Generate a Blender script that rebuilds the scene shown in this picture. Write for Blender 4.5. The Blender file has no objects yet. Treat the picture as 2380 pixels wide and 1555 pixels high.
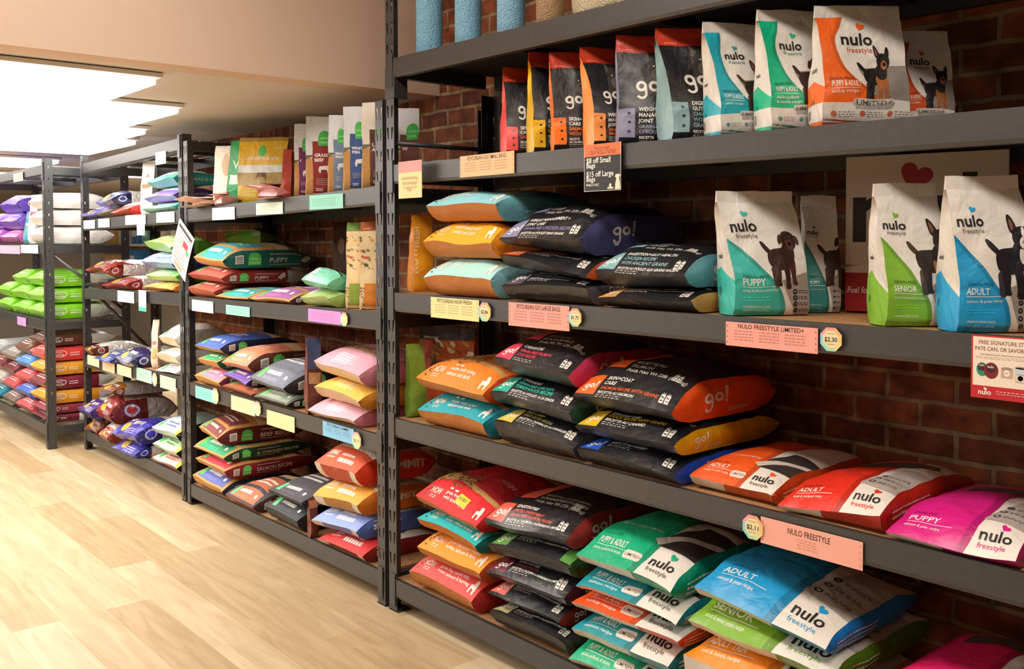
import bpy, math, random
from mathutils import Vector, Matrix, noise
S = bpy.context.scene
COL = S.collection
random.seed(7)
PI = math.pi

# ------------------------------------------------------------------ camera
CAM_H = 1.45
FPX, CY = 2239.4, 626.8
yw, pt, rl = math.radians(40.377), math.radians(1.715), math.radians(-.134)
F = Vector((-math.cos(yw), math.sin(yw), 0)); R = Vector((math.sin(yw), math.cos(yw), 0)); U = Vector((0, 0, 1))
F, U = F*math.cos(pt) - U*math.sin(pt), U*math.cos(pt) + F*math.sin(pt)
R, U = R*math.cos(rl) + U*math.sin(rl), U*math.cos(rl) - R*math.sin(rl)
C0 = Vector((0, -2.065, CAM_H))
cd = bpy.data.cameras.new('camera'); cam = bpy.data.objects.new('camera', cd); COL.objects.link(cam)
m3 = Matrix((R, U, -F)).transposed()
cam.matrix_world = Matrix.Translation(C0) @ m3.to_4x4()
cd.sensor_width = 36; cd.sensor_fit = 'HORIZONTAL'; cd.lens = FPX/2380*36
cd.shift_y = (CY - 777.5)/2380; cd.clip_start = .05; cd.clip_end = 100
S.camera = cam

def ray(px, py): return F + R*((px-1190)/FPX) - U*((py-CY)/FPX)
def at(px, py, Y):                       # point of the plane y = Y seen at that pixel
    v = ray(px, py); return C0 + v*((Y - C0.y)/v.y)
def atv(px, py, p, psi):                 # same on the vertical plane through p along heading psi
    n = Vector((math.sin(psi), -math.cos(psi), 0)); v = ray(px, py)
    return C0 + v*((p - C0).dot(n)/v.dot(n))

# ------------------------------------------------------------------ world, exposure, lights
w = bpy.data.worlds.new('world'); S.world = w; w.use_nodes = True
w.node_tree.nodes['Background'].inputs[0].default_value = (1, .9, .8, 1)
w.node_tree.nodes['Background'].inputs[1].default_value = .0
S.view_settings.view_transform = 'Standard'; S.view_settings.look = 'None'
S.view_settings.exposure = 0.3; S.view_settings.gamma = 1; S.view_settings.use_curve_mapping = False
try:
    S.cycles.max_bounces = 6; S.cycles.diffuse_bounces = 4
except Exception: pass
def area(name, loc, rot, sx, sy, power, col):
    l = bpy.data.lights.new(name, 'AREA'); l.shape = 'RECTANGLE'; l.size = sx; l.size_y = sy; l.energy = power; l.color = col
    o = bpy.data.objects.new(name, l); COL.objects.link(o); o.location = loc; o.rotation_euler = rot; return o
WARM = (1, .93, .86)
# ceiling lamps of the tall part of the shop, above and behind the photographer
area('ceiling_lamp_light', (-2.3, -1.35, 3.12), (0, 0, 0), 1.2, .5, 30, (1, .95, .90))
area('ceiling_lamp_light', (-.1, -1.5, 3.12), (0, 0, 0), 1.2, .5, 33, WARM)
area('ceiling_lamp_light', (1.2, -4.6, 3.12), (0, 0, 0), 1.2, .6, 3, WARM)
area('ceiling_lamp_light', (-2.8, -4.8, 3.12), (0, 0, 0), 1.2, .6, 8, (1, .92, .84))

# ------------------------------------------------------------------ helpers
def srgb(c):
    if isinstance(c, str):
        c = c.lstrip('#'); c = [int(c[i:i+2], 16)/255 for i in (0, 2, 4)]
    return tuple((x/12.92 if x <= .04045 else ((x+.055)/1.055)**2.4) for x in c[:3]) + (1,)
def tag(o, label=None, cat=None, group=None, kind=None):
    if label: o['label'] = label
    if cat: o['category'] = cat
    if group: o['group'] = group
    if kind: o['kind'] = kind
    return o
def empty(name, loc=(0, 0, 0), rz=0):
    o = bpy.data.objects.new(name, None); COL.objects.link(o); o.location = loc; o.rotation_euler = (0, 0, rz)
    o.empty_display_size = .05; return o

class MB:
    """collects polygons with a colour each and links them as one mesh"""
    def __init__(s): s.v = []; s.f = []; s.c = []; s.sm = []
    def poly(s, pts, col, smooth=False):
        n = len(s.v); s.v += [tuple(p) for p in pts]; s.f.append(tuple(range(n, n+len(pts)))); s.c.append(col); s.sm.append(smooth)
    def box(s, x0, y0, z0, x1, y1, z1, col='#808080', b=0):
        n = len(s.v)
        s.v += [(x, y, z) for z in (z0, z1) for y in (y0, y1) for x in (x0, x1)]
        for q in ((0,2,3,1),(4,5,7,6),(0,1,5,4),(2,6,7,3),(0,4,6,2),(1,3,7,5)):
            s.f.append(tuple(n+i for i in q)); s.c.append(col); s.sm.append(False)
    def rod(s, p, q, r, col='#808080', n=6):
        p = Vector(p); q = Vector(q); d = (q-p).normalized(); a = d.orthogonal().normalized(); b = d.cross(a); k = len(s.v)
        for c in (p, q):
            for i in range(n):
                t = 2*PI*i/n; s.v.append(tuple(c + a*r*math.cos(t) + b*r*math.sin(t)))
        for i in range(n):
            j = (i+1) % n; s.f.append((k+i, k+j, k+n+j, k+n+i)); s.c.append(col); s.sm.append(n > 6)
        s.f.append(tuple(k+i for i in range(n))[::-1]); s.c.append(col); s.sm.append(False)
        s.f.append(tuple(k+n+i for i in range(n))); s.c.append(col); s.sm.append(False)
    def lathe(s, prof, col, n=24, cx=0, cy=0):
        k = len(s.v)
        for r, z in prof:
            for i in range(n):
                t = 2*PI*i/n; s.v.append((cx + r*math.cos(t), cy + r*math.sin(t), z))
        for a in range(len(prof)-1):
            for i in range(n):
                j = (i+1) % n; s.f.append((k+a*n+i, k+a*n+j, k+(a+1)*n+j, k+(a+1)*n+i)); s.c.append(col if isinstance(col, str) else col[a]); s.sm.append(True)
    def build(s, name, mat, parent=None, bevel=0):
        me = bpy.data.meshes.new(name); me.from_pydata(s.v, [], s.f)
        at_ = me.attributes.new('Col', 'FLOAT_COLOR', 'FACE')
        cache = {}; flat = []
        for c in s.c:
            if c not in cache: cache[c] = srgb(c)
            flat.extend(cache[c])
        at_.data.foreach_set('color', flat)
        me.polygons.foreach_set('use_smooth', s.sm); me.materials.append(mat); me.update()
        o = bpy.data.objects.new(name, me); COL.objects.link(o)
        if parent: o.parent = parent
        if bevel:
            b = o.modifiers.new('bevel', 'BEVEL'); b.width = bevel; b.segments = 2; b.limit_method = 'ANGLE'
        return o

# ------------------------------------------------------------------ materials
def mat(name, build):
    m = bpy.data.materials.new(name); m.use_nodes = True; nt = m.node_tree; p = nt.nodes['Principled BSDF']; build(nt, p); return m
def N(nt, t, **k):
    n = nt.nodes.new(t)
    for a, b in k.items(): setattr(n, a, b)
    return n
def film(rough, coat, bump, scale, metal=0):
    def f(nt, p):
        a = N(nt, 'ShaderNodeAttribute', attribute_name='Col'); nt.links.new(a.outputs['Color'], p.inputs['Base Color'])
        p.inputs['Roughness'].default_value = rough; p.inputs['Coat Weight'].default_value = coat; p.inputs['Coat Roughness'].default_value = .25
        p.inputs['Metallic'].default_value = metal
        tc = N(nt, 'ShaderNodeTexCoord'); n1 = N(nt, 'ShaderNodeTexNoise'); n1.inputs['Scale'].default_value = scale; n1.inputs['Detail'].default_value = 3; n1.inputs['Distortion'].default_value = .6
        b = N(nt, 'ShaderNodeBump'); b.inputs['Strength'].default_value = bump; b.inputs['Distance'].default_value = .014
        nt.links.new(tc.outputs['Object'], n1.inputs['Vector']); nt.links.new(n1.outputs['Fac'], b.inputs['Height'])
        nt.links.new(b.outputs['Normal'], p.inputs['Normal'])
    return f
M = {}
M['film'] = mat('printed_film', film(.42, .25, .55, 16))
M['paper'] = mat('printed_paper', film(.68, .0, .5, 18))
M['foil'] = mat('shiny_foil', film(.22, .7, 1.0, 30, .25))
M['card'] = mat('printed_card', film(.55, .15, .02, 3))
M['fabric'] = mat('looped_carpet', film(.95, 0, 1.0, 180))
def steel(nt, p):
    tc = N(nt, 'ShaderNodeTexCoord'); n1 = N(nt, 'ShaderNodeTexNoise'); n1.inputs['Scale'].default_value = 60; n1.inputs['Detail'].default_value = 6
    r = N(nt, 'ShaderNodeValToRGB'); r.color_ramp.elements[0].position = .3; r.color_ramp.elements[0].color = (.019, .019, .020, 1); r.color_ramp.elements[1].position = .8; r.color_ramp.elements[1].color = (.033, .033, .034, 1)
    nt.links.new(tc.outputs['Object'], n1.inputs['Vector']); nt.links.new(n1.outputs['Fac'], r.inputs['Fac']); nt.links.new(r.outputs['Color'], p.inputs['Base Color'])
    p.inputs['Roughness'].default_value = .45; p.inputs['Specular IOR Level'].default_value = 1.0
    b = N(nt, 'ShaderNodeBump'); b.inputs['Strength'].default_value = .15; b.inputs['Distance'].default_value = .001
    nt.links.new(n1.outputs['Fac'], b.inputs['Height']); nt.links.new(b.outputs['Normal'], p.inputs['Normal'])
M['steel'] = mat('charcoal_powder_coated_steel', steel)
def board(nt, p):
    tc = N(nt, 'ShaderNodeTexCoord'); n1 = N(nt, 'ShaderNodeTexNoise'); n1.inputs['Scale'].default_value = 140; n1.inputs['Detail'].default_value = 4
    r = N(nt, 'ShaderNodeValToRGB'); r.color_ramp.elements[0].position = .3; r.color_ramp.elements[0].color = srgb('#8a5f38'); r.color_ramp.elements[1].position = .75; r.color_ramp.elements[1].color = srgb('#c08e5c')
    nt.links.new(tc.outputs['Object'], n1.inputs['Vector']); nt.links.new(n1.outputs['Fac'], r.inputs['Fac']); nt.links.new(r.outputs['Color'], p.inputs['Base Color']); p.inputs['Roughness'].default_value = .75
M['board'] = mat('particle_board', board)
def plaster(col, sc=3):
    def f(nt, p):
        tc = N(nt, 'ShaderNodeTexCoord'); n1 = N(nt, 'ShaderNodeTexNoise'); n1.inputs['Scale'].default_value = sc; n1.inputs['Detail'].default_value = 5
        mx = N(nt, 'ShaderNodeMix', data_type='RGBA'); c = srgb(col); mx.inputs[6].default_value = c; mx.inputs[7].default_value = tuple(x*.94 for x in c[:3]) + (1,)
        nt.links.new(tc.outputs['Object'], n1.inputs['Vector']); nt.links.new(n1.outputs['Fac'], mx.inputs[0]); nt.links.new(mx.outputs[2], p.inputs['Base Color']); p.inputs['Roughness'].default_value = .9
        b = N(nt, 'ShaderNodeBump'); b.inputs['Strength'].default_value = .08; b.inputs['Distance'].default_value = .004; nt.links.new(n1.outputs['Fac'], b.inputs['Height']); nt.links.new(b.outputs['Normal'], p.inputs['Normal'])
    return f
M['peach'] = mat('peach_painted_plaster', plaster('#d6baa4'))
M['ceil'] = mat('white_painted_ceiling', plaster('#cfc8bf'))
M['dim'] = mat('dim_brown_painted_wall', plaster('#7a6c60'))
M['beige'] = mat('beige_painted_wall', plaster('#b9ab98'))
def brick(nt, p):
    tc = N(nt, 'ShaderNodeTexCoord'); sp = N(nt, 'ShaderNodeSeparateXYZ'); cb = N(nt, 'ShaderNodeCombineXYZ')
    nt.links.new(tc.outputs['Object'], sp.inputs[0]); nt.links.new(sp.outputs['X'], cb.inputs['X']); nt.links.new(sp.outputs['Z'], cb.inputs['Y'])
    nd = N(nt, 'ShaderNodeTexNoise'); nd.inputs['Scale'].default_value = 9; nd.inputs['Detail'].default_value = 4
    nt.links.new(cb.outputs[0], nd.inputs['Vector'])
    vm = N(nt, 'ShaderNodeVectorMath', operation='SCALE'); vm.inputs['Scale'].default_value = .018; sb = N(nt, 'ShaderNodeVectorMath', operation='SUBTRACT'); sb.inputs[1].default_value = (.5, .5, .5)
    nt.links.new(nd.outputs['Color'], sb.inputs[0]); nt.links.new(sb.outputs[0], vm.inputs[0]); ad = N(nt, 'ShaderNodeVectorMath', operation='ADD'); nt.links.new(cb.outputs[0], ad.inputs[0]); nt.links.new(vm.outputs[0], ad.inputs[1])
    br = N(nt, 'ShaderNodeTexBrick'); br.offset = .5; br.inputs['Scale'].default_value = 1; br.inputs['Brick Width'].default_value = .205; br.inputs['Row Height'].default_value = .076
    br.inputs['Mortar Size'].default_value = .0085; br.inputs['Mortar Smooth'].default_value = .35; br.inputs['Bias'].default_value = -.1
    br.inputs['Color1'].default_value = srgb('#ac6440'); br.inputs['Color2'].default_value = srgb('#6c3b2a'); br.inputs['Mortar'].default_value = srgb('#ac9674')
    nt.links.new(ad.outputs[0], br.inputs['Vector'])
    n2 = N(nt, 'ShaderNodeTexNoise'); n2.inputs['Scale'].default_value = 14; n2.inputs['Detail'].default_value = 8; nt.links.new(cb.outputs[0], n2.inputs['Vector'])
    r = N(nt, 'ShaderNodeValToRGB'); r.color_ramp.elements[0].position = .35; r.color_ramp.elements[0].color = (.45, .42, .42, 1); r.color_ramp.elements[1].position = .68; r.color_ramp.elements[1].color = (1.15, 1.1, 1.05, 1)
    nt.links.new(n2.outputs['Fac'], r.inputs['Fac']); mx = N(nt, 'ShaderNodeMix', data_type='RGBA', blend_type='MULTIPLY'); mx.inputs[0].default_value = 1
    nt.links.new(br.outputs['Color'], mx.inputs[6]); nt.links.new(r.outputs['Color'], mx.inputs[7]); nt.links.new(mx.outputs[2], p.inputs['Base Color']); p.inputs['Roughness'].default_value = .9
    n3 = N(nt, 'ShaderNodeTexNoise'); n3.inputs['Scale'].default_value = 90; n3.inputs['Detail'].default_value = 5; nt.links.new(cb.outputs[0], n3.inputs['Vector'])
    ma = N(nt, 'ShaderNodeMath', operation='MULTIPLY_ADD'); ma.inputs[1].default_value = -1; nt.links.new(br.outputs['Fac'], ma.inputs[0]); nt.links.new(n3.outputs['Fac'], ma.inputs[2])
    b = N(nt, 'ShaderNodeBump'); b.inputs['Strength'].default_value = .7; b.inputs['Distance'].default_value = .006; nt.links.new(ma.outputs[0], b.inputs['Height']); nt.links.new(b.outputs['Normal'], p.inputs['Normal'])
M['brick'] = mat('old_red_brick', brick)
def planks(nt, p):
    tc = N(nt, 'ShaderNodeTexCoord'); br = N(nt, 'ShaderNodeTexBrick'); br.offset = .37; br.offset_frequency = 2; br.inputs['Scale'].default_value = 1; br.inputs['Brick Width'].default_value = 1.3; br.inputs['Row Height'].default_value = .17
    br.inputs['Mortar Size'].default_value = .0007; br.inputs['Mortar Smooth'].default_value = .2; br.inputs['Color1'].default_value = srgb('#ccb899'); br.inputs['Color2'].default_value = srgb('#b49a76'); br.inputs['Mortar'].default_value = srgb('#a58a60')
    nt.links.new(tc.outputs['Object'], br.inputs['Vector'])
    mp = N(nt, 'ShaderNodeMapping'); mp.inputs['Scale'].default_value = (1.6, 15, 1); nt.links.new(tc.outputs['Object'], mp.inputs['Vector'])
    ad = N(nt, 'ShaderNodeVectorMath', operation='ADD'); nt.links.new(mp.outputs[0], ad.inputs[0]); nt.links.new(br.outputs['Color'], ad.inputs[1])
    n = N(nt, 'ShaderNodeTexNoise'); n.inputs['Scale'].default_value = 1.3; n.inputs['Detail'].default_value = 6; n.inputs['Roughness'].default_value = .6; n.inputs['Distortion'].default_value = 1.0; nt.links.new(ad.outputs[0], n.inputs['Vector'])
    r = N(nt, 'ShaderNodeValToRGB'); r.color_ramp.elements[0].position = .32; r.color_ramp.elements[0].color = (.78, .74, .68, 1); r.color_ramp.elements[1].position = .66; r.color_ramp.elements[1].color = (1.04, 1.04, 1.03, 1)
    nt.links.new(n.outputs['Fac'], r.inputs['Fac']); mx = N(nt, 'ShaderNodeMix', data_type='RGBA', blend_type='MULTIPLY'); mx.inputs[0].default_value = 1
    nt.links.new(br.outputs['Color'], mx.inputs[6]); nt.links.new(r.outputs['Color'], mx.inputs[7]); nt.links.new(mx.outputs[2], p.inputs['Base Color']); p.inputs['Roughness'].default_value = .42; p.inputs['Specular IOR Level'].default_value = .35
M['floor'] = mat('pale_oak_planks', planks)
def emit(col, st):
    def f(nt, p):
        p.inputs['Base Color'].default_value = (.8, .8, .8, 1); p.inputs['Emission Color'].default_value = col; p.inputs['Emission Strength'].default_value = st
    return f
M['tube'] = mat('lit_lamp_diffuser', emit((1, .98, .95, 1), 2.6))
M['lampwarm'] = mat('warm_lamp_diffuser', emit((1, .84, .66, 1), 6))

# ------------------------------------------------------------------ 2D art: text and shapes as polygons in panel coordinates
_fc = {}
def text_tris(s, size, bold, shear):
    k = (s, bold, shear)
    if k not in _fc:
        cu = bpy.data.curves.new('t', 'FONT'); cu.body = s; cu.size = 1; cu.resolution_u = 2; cu.offset = bold; cu.shear = shear
        o = bpy.data.objects.new('t', cu); COL.objects.link(o)
        me = bpy.data.meshes.new_from_object(o.evaluated_get(bpy.context.evaluated_depsgraph_get()))
        vs = [(v.co.x, v.co.y) for v in me.vertices]; _fc[k] = ([[vs[i] for i in p.vertices] for p in me.polygons], max([v[0] for v in vs] or [0]))
        bpy.data.objects.remove(o); bpy.data.curves.remove(cu); bpy.data.meshes.remove(me)
    return _fc[k]
def T(s, u, v, size, col, bold=.02, shear=0, w=None, rot=0):   # w = wanted width (fits the text to it)
    ps, wd = text_tris(s, size, bold, shear); kx = size if w is None else w/max(wd, .01)
    cr, sr = math.cos(rot), math.sin(rot); out = []
    for p in ps: out.append([(u + x*kx*cr - y*size*sr, v + x*kx*sr + y*size*cr) for x, y in p])
    return (col, out)
def RC(u0, v0, u1, v1, col): return (col, [[(u0, v0), (u1, v0), (u1, v1), (u0, v1)]])
def PG(pts, col): return (col, [pts])
def STRIP(lo, hi, col):   # ribbon between two curves sampled at the same steps
    return (col, [[lo[i], lo[i+1], hi[i+1], hi[i]] for i in range(len(lo)-1)])
def EL(cu, cv, ru, rv, col, n=20): return (col, [[(cu + ru*math.cos(2*PI*i/n), cv + rv*math.sin(2*PI*i/n)) for i in range(n)]])
def RING(cu, cv, ro, ri, col, a0=0, a1=360, sy=1.0, n=18):
    out = []
    for i in range(n):
        a, b = math.radians(a0 + (a1-a0)*i/n), math.radians(a0 + (a1-a0)*(i+1)/n)
        out.append([(cu + ro*math.cos(a), cv + ro*sy*math.sin(a)), (cu + ro*math.cos(b), cv + ro*sy*math.sin(b)), (cu + ri*math.cos(b), cv + ri*sy*math.sin(b)), (cu + ri*math.cos(a), cv + ri*sy*math.sin(a))])
    return (col, out)
def LOGO(u, v, s, col, rot=0):      # the fat rounded wordmark: g, o and a leaning exclamation mark
    sh = [RING(.24, .34, .23, .105, col), RING(.24, .0, .225, .12, col, -160, 0), RC(.36, -.01, .465, .34, col), RING(.76, .34, .23, .105, col), PG([(1.09, .26), (1.19, .26), (1.30, .82), (1.12, .82)], col), EL(1.13, .15, .07, .07, col, 12)]
    cr, sr = math.cos(rot), math.sin(rot)
    return [(c, [[(u + (x*cr - y*sr)*s, v + (x*sr + y*cr)*s) for x, y in p] for p in ps]) for c, ps in sh]
def HEART(cu, cv, s, col, rot=.35):
    pts = []
    for i in range(24):
        t = 2*PI*i/24; x = .8*math.sin(t)**3; y = .65*math.cos(t) - .25*math.cos(2*t) - .1*math.cos(3*t) - .05*math.cos(4*t)
        pts.append((cu + s*(x*math.cos(rot) + y*math.sin(rot)), cv + s*(-x*math.sin(rot) + y*math.cos(rot))))
    return (col, [[(cu, cv), pts[i], pts[(i+1) % 24]] for i in range(24)])
def BARCODE(u, v, w_, h_, vert=False):
    out = [RC(u, v, u+w_, v+h_, '#e8e4dc')]; k = 0
    n = 9
    for i in range(n):
        a = .08 + .84*i/n; b = a + .84/n*(.35 if i % 3 else .6)
        out.append(RC(u+w_*.1, v+h_*a, u+w_*.9, v+h_*b, '#33302e') if vert else RC(u+w_*a, v+h_*.2, u+w_*b, v+h_*.9, '#33302e'))
    return out
def LINES(u, v, w_, n, dv, h_, col, seed=0):   # fine print, too small to read in the photograph
    rn = random.Random(seed); out = []
    for i in range(n):
        x = u
        while x < u + w_:
            l = rn.uniform(.015, .05)*max(1, w_*2); l = min(l, u + w_ - x); out.append([(x, v - i*dv), (x+l*.85, v - i*dv), (x+l*.85, v - i*dv + h_), (x, v - i*dv + h_)]); x += l + .008
    return (col, out)
def SPECKS(u0, v0, u1, v1, n, r, cols, seed=1):
    rn = random.Random(seed); out = []
    for i in range(n):
        cu, cv, rr, an = rn.uniform(u0, u1), rn.uniform(v0, v1), r*rn.uniform(.6, 1.2), rn.uniform(0, 3)
        pts = [(cu + rr*math.cos(t+an)*1.2, cv + rr*math.sin(t+an*.5)) for t in (0, 1.05, 2.1, 3.14, 4.19, 5.24)]
        out.append((rn.choice(cols), [pts]))
    return out
def flat(a):
    out = []
    for x in a:
        if isinstance(x, list): out += flat(x)
        else: out.append(x)
    return out

def half(p, ax, v, keep_lo):
    out = []; n = len(p)
    for i in range(n):
        a, b = p[i], p[(i+1) % n]; da, db = a[ax]-v, b[ax]-v
        if keep_lo: da, db = -da, -db
        if da >= 0: out.append(a)
        if (da > 0 and db < 0) or (da < 0 and db > 0):
            t = da/(da-db); out.append((a[0]+(b[0]-a[0])*t, a[1]+(b[1]-a[1])*t))
    return out
def gridclip(polys, st):
    for ax in (0, 1):
        res = []
        for p in polys:
            lo = min(q[ax] for q in p); hi = max(q[ax] for q in p); i0 = math.floor(lo/st[ax]+1e-6); i1 = math.ceil(hi/st[ax]-1e-6)
            if i1 - i0 <= 1: res.append(p); continue
            rest = p
            for i in range(i0+1, i1):
                v = i*st[ax]; a = half(rest, ax, v, True); rest = half(rest, ax, v, False)
                if len(a) > 2: res.append(a)
                if len(rest) < 3: break
            if len(rest) > 2: res.append(rest)
        polys = res
    return polys

class Panel:
    """grid of 3D nodes over [0,umax]x[0,smax] (metres); art is laid on it exactly"""
    def __init__(s, fn, umax, smax, step):
        s.nu = max(2, round(umax/step)); s.ns = max(2, round(smax/step)); s.U = umax; s.Sm = smax
        s.du = umax/s.nu; s.ds = smax/s.ns
        s.P = [[Vector(fn(i/s.nu, j/s.ns)) for j in range(s.ns+1)] for i in range(s.nu+1)]
        s.Nn = []
        for i in range(s.nu+1):
            row = []
            for j in range(s.ns+1):
                a = s.P[min(i+1, s.nu)][j] - s.P[max(i-1, 0)][j]; b = s.P[i][min(j+1, s.ns)] - s.P[i][max(j-1, 0)]
                n = a.cross(b); row.append(n.normalized() if n.length > 1e-12 else Vector((0, -1, 0)))
            s.Nn.append(row)
    def ev(s, u, v, off):
        x = min(max(u/s.du, 0), s.nu-1e-6); y = min(max(v/s.ds, 0), s.ns-1e-6); i = int(x); j = int(y); fx = x-i; fy = y-j
        if fx >= fy: a, b, c, d = 1-fx, fx-fy, fy, 0      # the two triangles of the cell, split along its diagonal
        else: a, b, c, d = 1-fy, 0, fx, fy-fx
        p = s.P[i][j]*a + s.P[i+1][j]*b + s.P[i+1][j+1]*c + s.P[i][j+1]*d
        if off: p = p + (s.Nn[i][j]*a + s.Nn[i+1][j]*b + s.Nn[i+1][j+1]*c + s.Nn[i][j+1]*d)*off
        return p
    def emit(s, mb, col, art=(), scale=1.0):
        k = len(mb.v)
        for r in s.P: mb.v += [tuple(p) for p in r]
        w_ = s.ns+1
        for i in range(s.nu):
            for j in range(s.ns):
                c = col(( i+.5)*s.du, (j+.5)*s.ds) if callable(col) else col
                mb.f += [(k+i*w_+j, k+(i+1)*w_+j, k+(i+1)*w_+j+1), (k+i*w_+j, k+(i+1)*w_+j+1, k+i*w_+j+1)]; mb.c += [c, c]; mb.sm += [True, True]
        for li, (c, polys) in enumerate(art):
            off = .0004 + .00008*min(li, 15); cache = {}
            ps = []
            for p in polys:
                q = [(x*scale, y*scale) for x, y in p]
                for ax, mx in ((0, s.U), (1, s.Sm)):
                    if min(a[ax] for a in q) < 0: q = half(q, ax, 0, False)
                    if len(q) < 3: break
                    if max(a[ax] for a in q) > mx: q = half(q, ax, mx, True)
                    if len(q) < 3: break
                if len(q) > 2: ps.append(q)
            cut = []
            for p in gridclip(ps, (s.du, s.ds)):
                mx_ = sum(q[0] for q in p)/len(p); my_ = sum(q[1] for q in p)/len(p); i = int(mx_/s.du); j = int(my_/s.ds)
                q = [(x, y - (x - i*s.du)*s.ds/s.du - j*s.ds) for x, y in p]     # diagonal of the cell becomes y = 0
                ys_ = [y for x, y in q]
                if min(ys_) < -1e-7 and max(ys_) > 1e-7:
                    for lo_ in (True, False):
                        h_ = half(q, 1, 0, lo_)
                        if len(h_) > 2: cut.append([(x, y + (x - i*s.du)*s.ds/s.du + j*s.ds) for x, y in h_])
                else: cut.append(p)
            for p in cut:
                idx = []
                ar = sum(p[a][0]*p[a-1][1] - p[a-1][0]*p[a][1] for a in range(len(p)))
                if abs(ar) < 1e-9: continue
                if ar > 0: p = p[::-1]
                for (x, y) in p:
                    key = (round(x, 5), round(y, 5))
                    if key not in cache: cache[key] = len(mb.v); mb.v.append(tuple(s.ev(x, y, off)))
                    if not idx or idx[-1] != cache[key]: idx.append(cache[key])
                if len(idx) > 1 and idx[0] == idx[-1]: idx.pop()
                if len(set(idx)) > 2 and len(set(idx)) == len(idx): mb.f.append(tuple(idx)); mb.c.append(c); mb.sm.append(True)

# ------------------------------------------------------------------ lying bags
def lerp(a, b, t): return a + (b-a)*t
def bez(p0, p1, p2, n): return [((1-t)**2*p0[0] + 2*t*(1-t)*p1[0] + t*t*p2[0], (1-t)**2*p0[1] + 2*t*(1-t)*p1[1] + t*t*p2[1]) for t in [i/n for i in range(n+1)]]
def param(pts, sc):       # arc length table
    L = [0]
    for a, b in zip(pts, pts[1:]): L.append(L[-1] + math.hypot(b[0]-a[0], (b[1]-a[1])*sc))
    def f(t):
        d = t*L[-1]
        for i in range(1, len(L)):
            if d <= L[i] or i == len(L)-1:
                k = (d-L[i-1])/max(L[i]-L[i-1], 1e-9); return (lerp(pts[i-1][0], pts[i][0], k), lerp(pts[i-1][1], pts[i][1], k))
    return f, L[-1]

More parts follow.
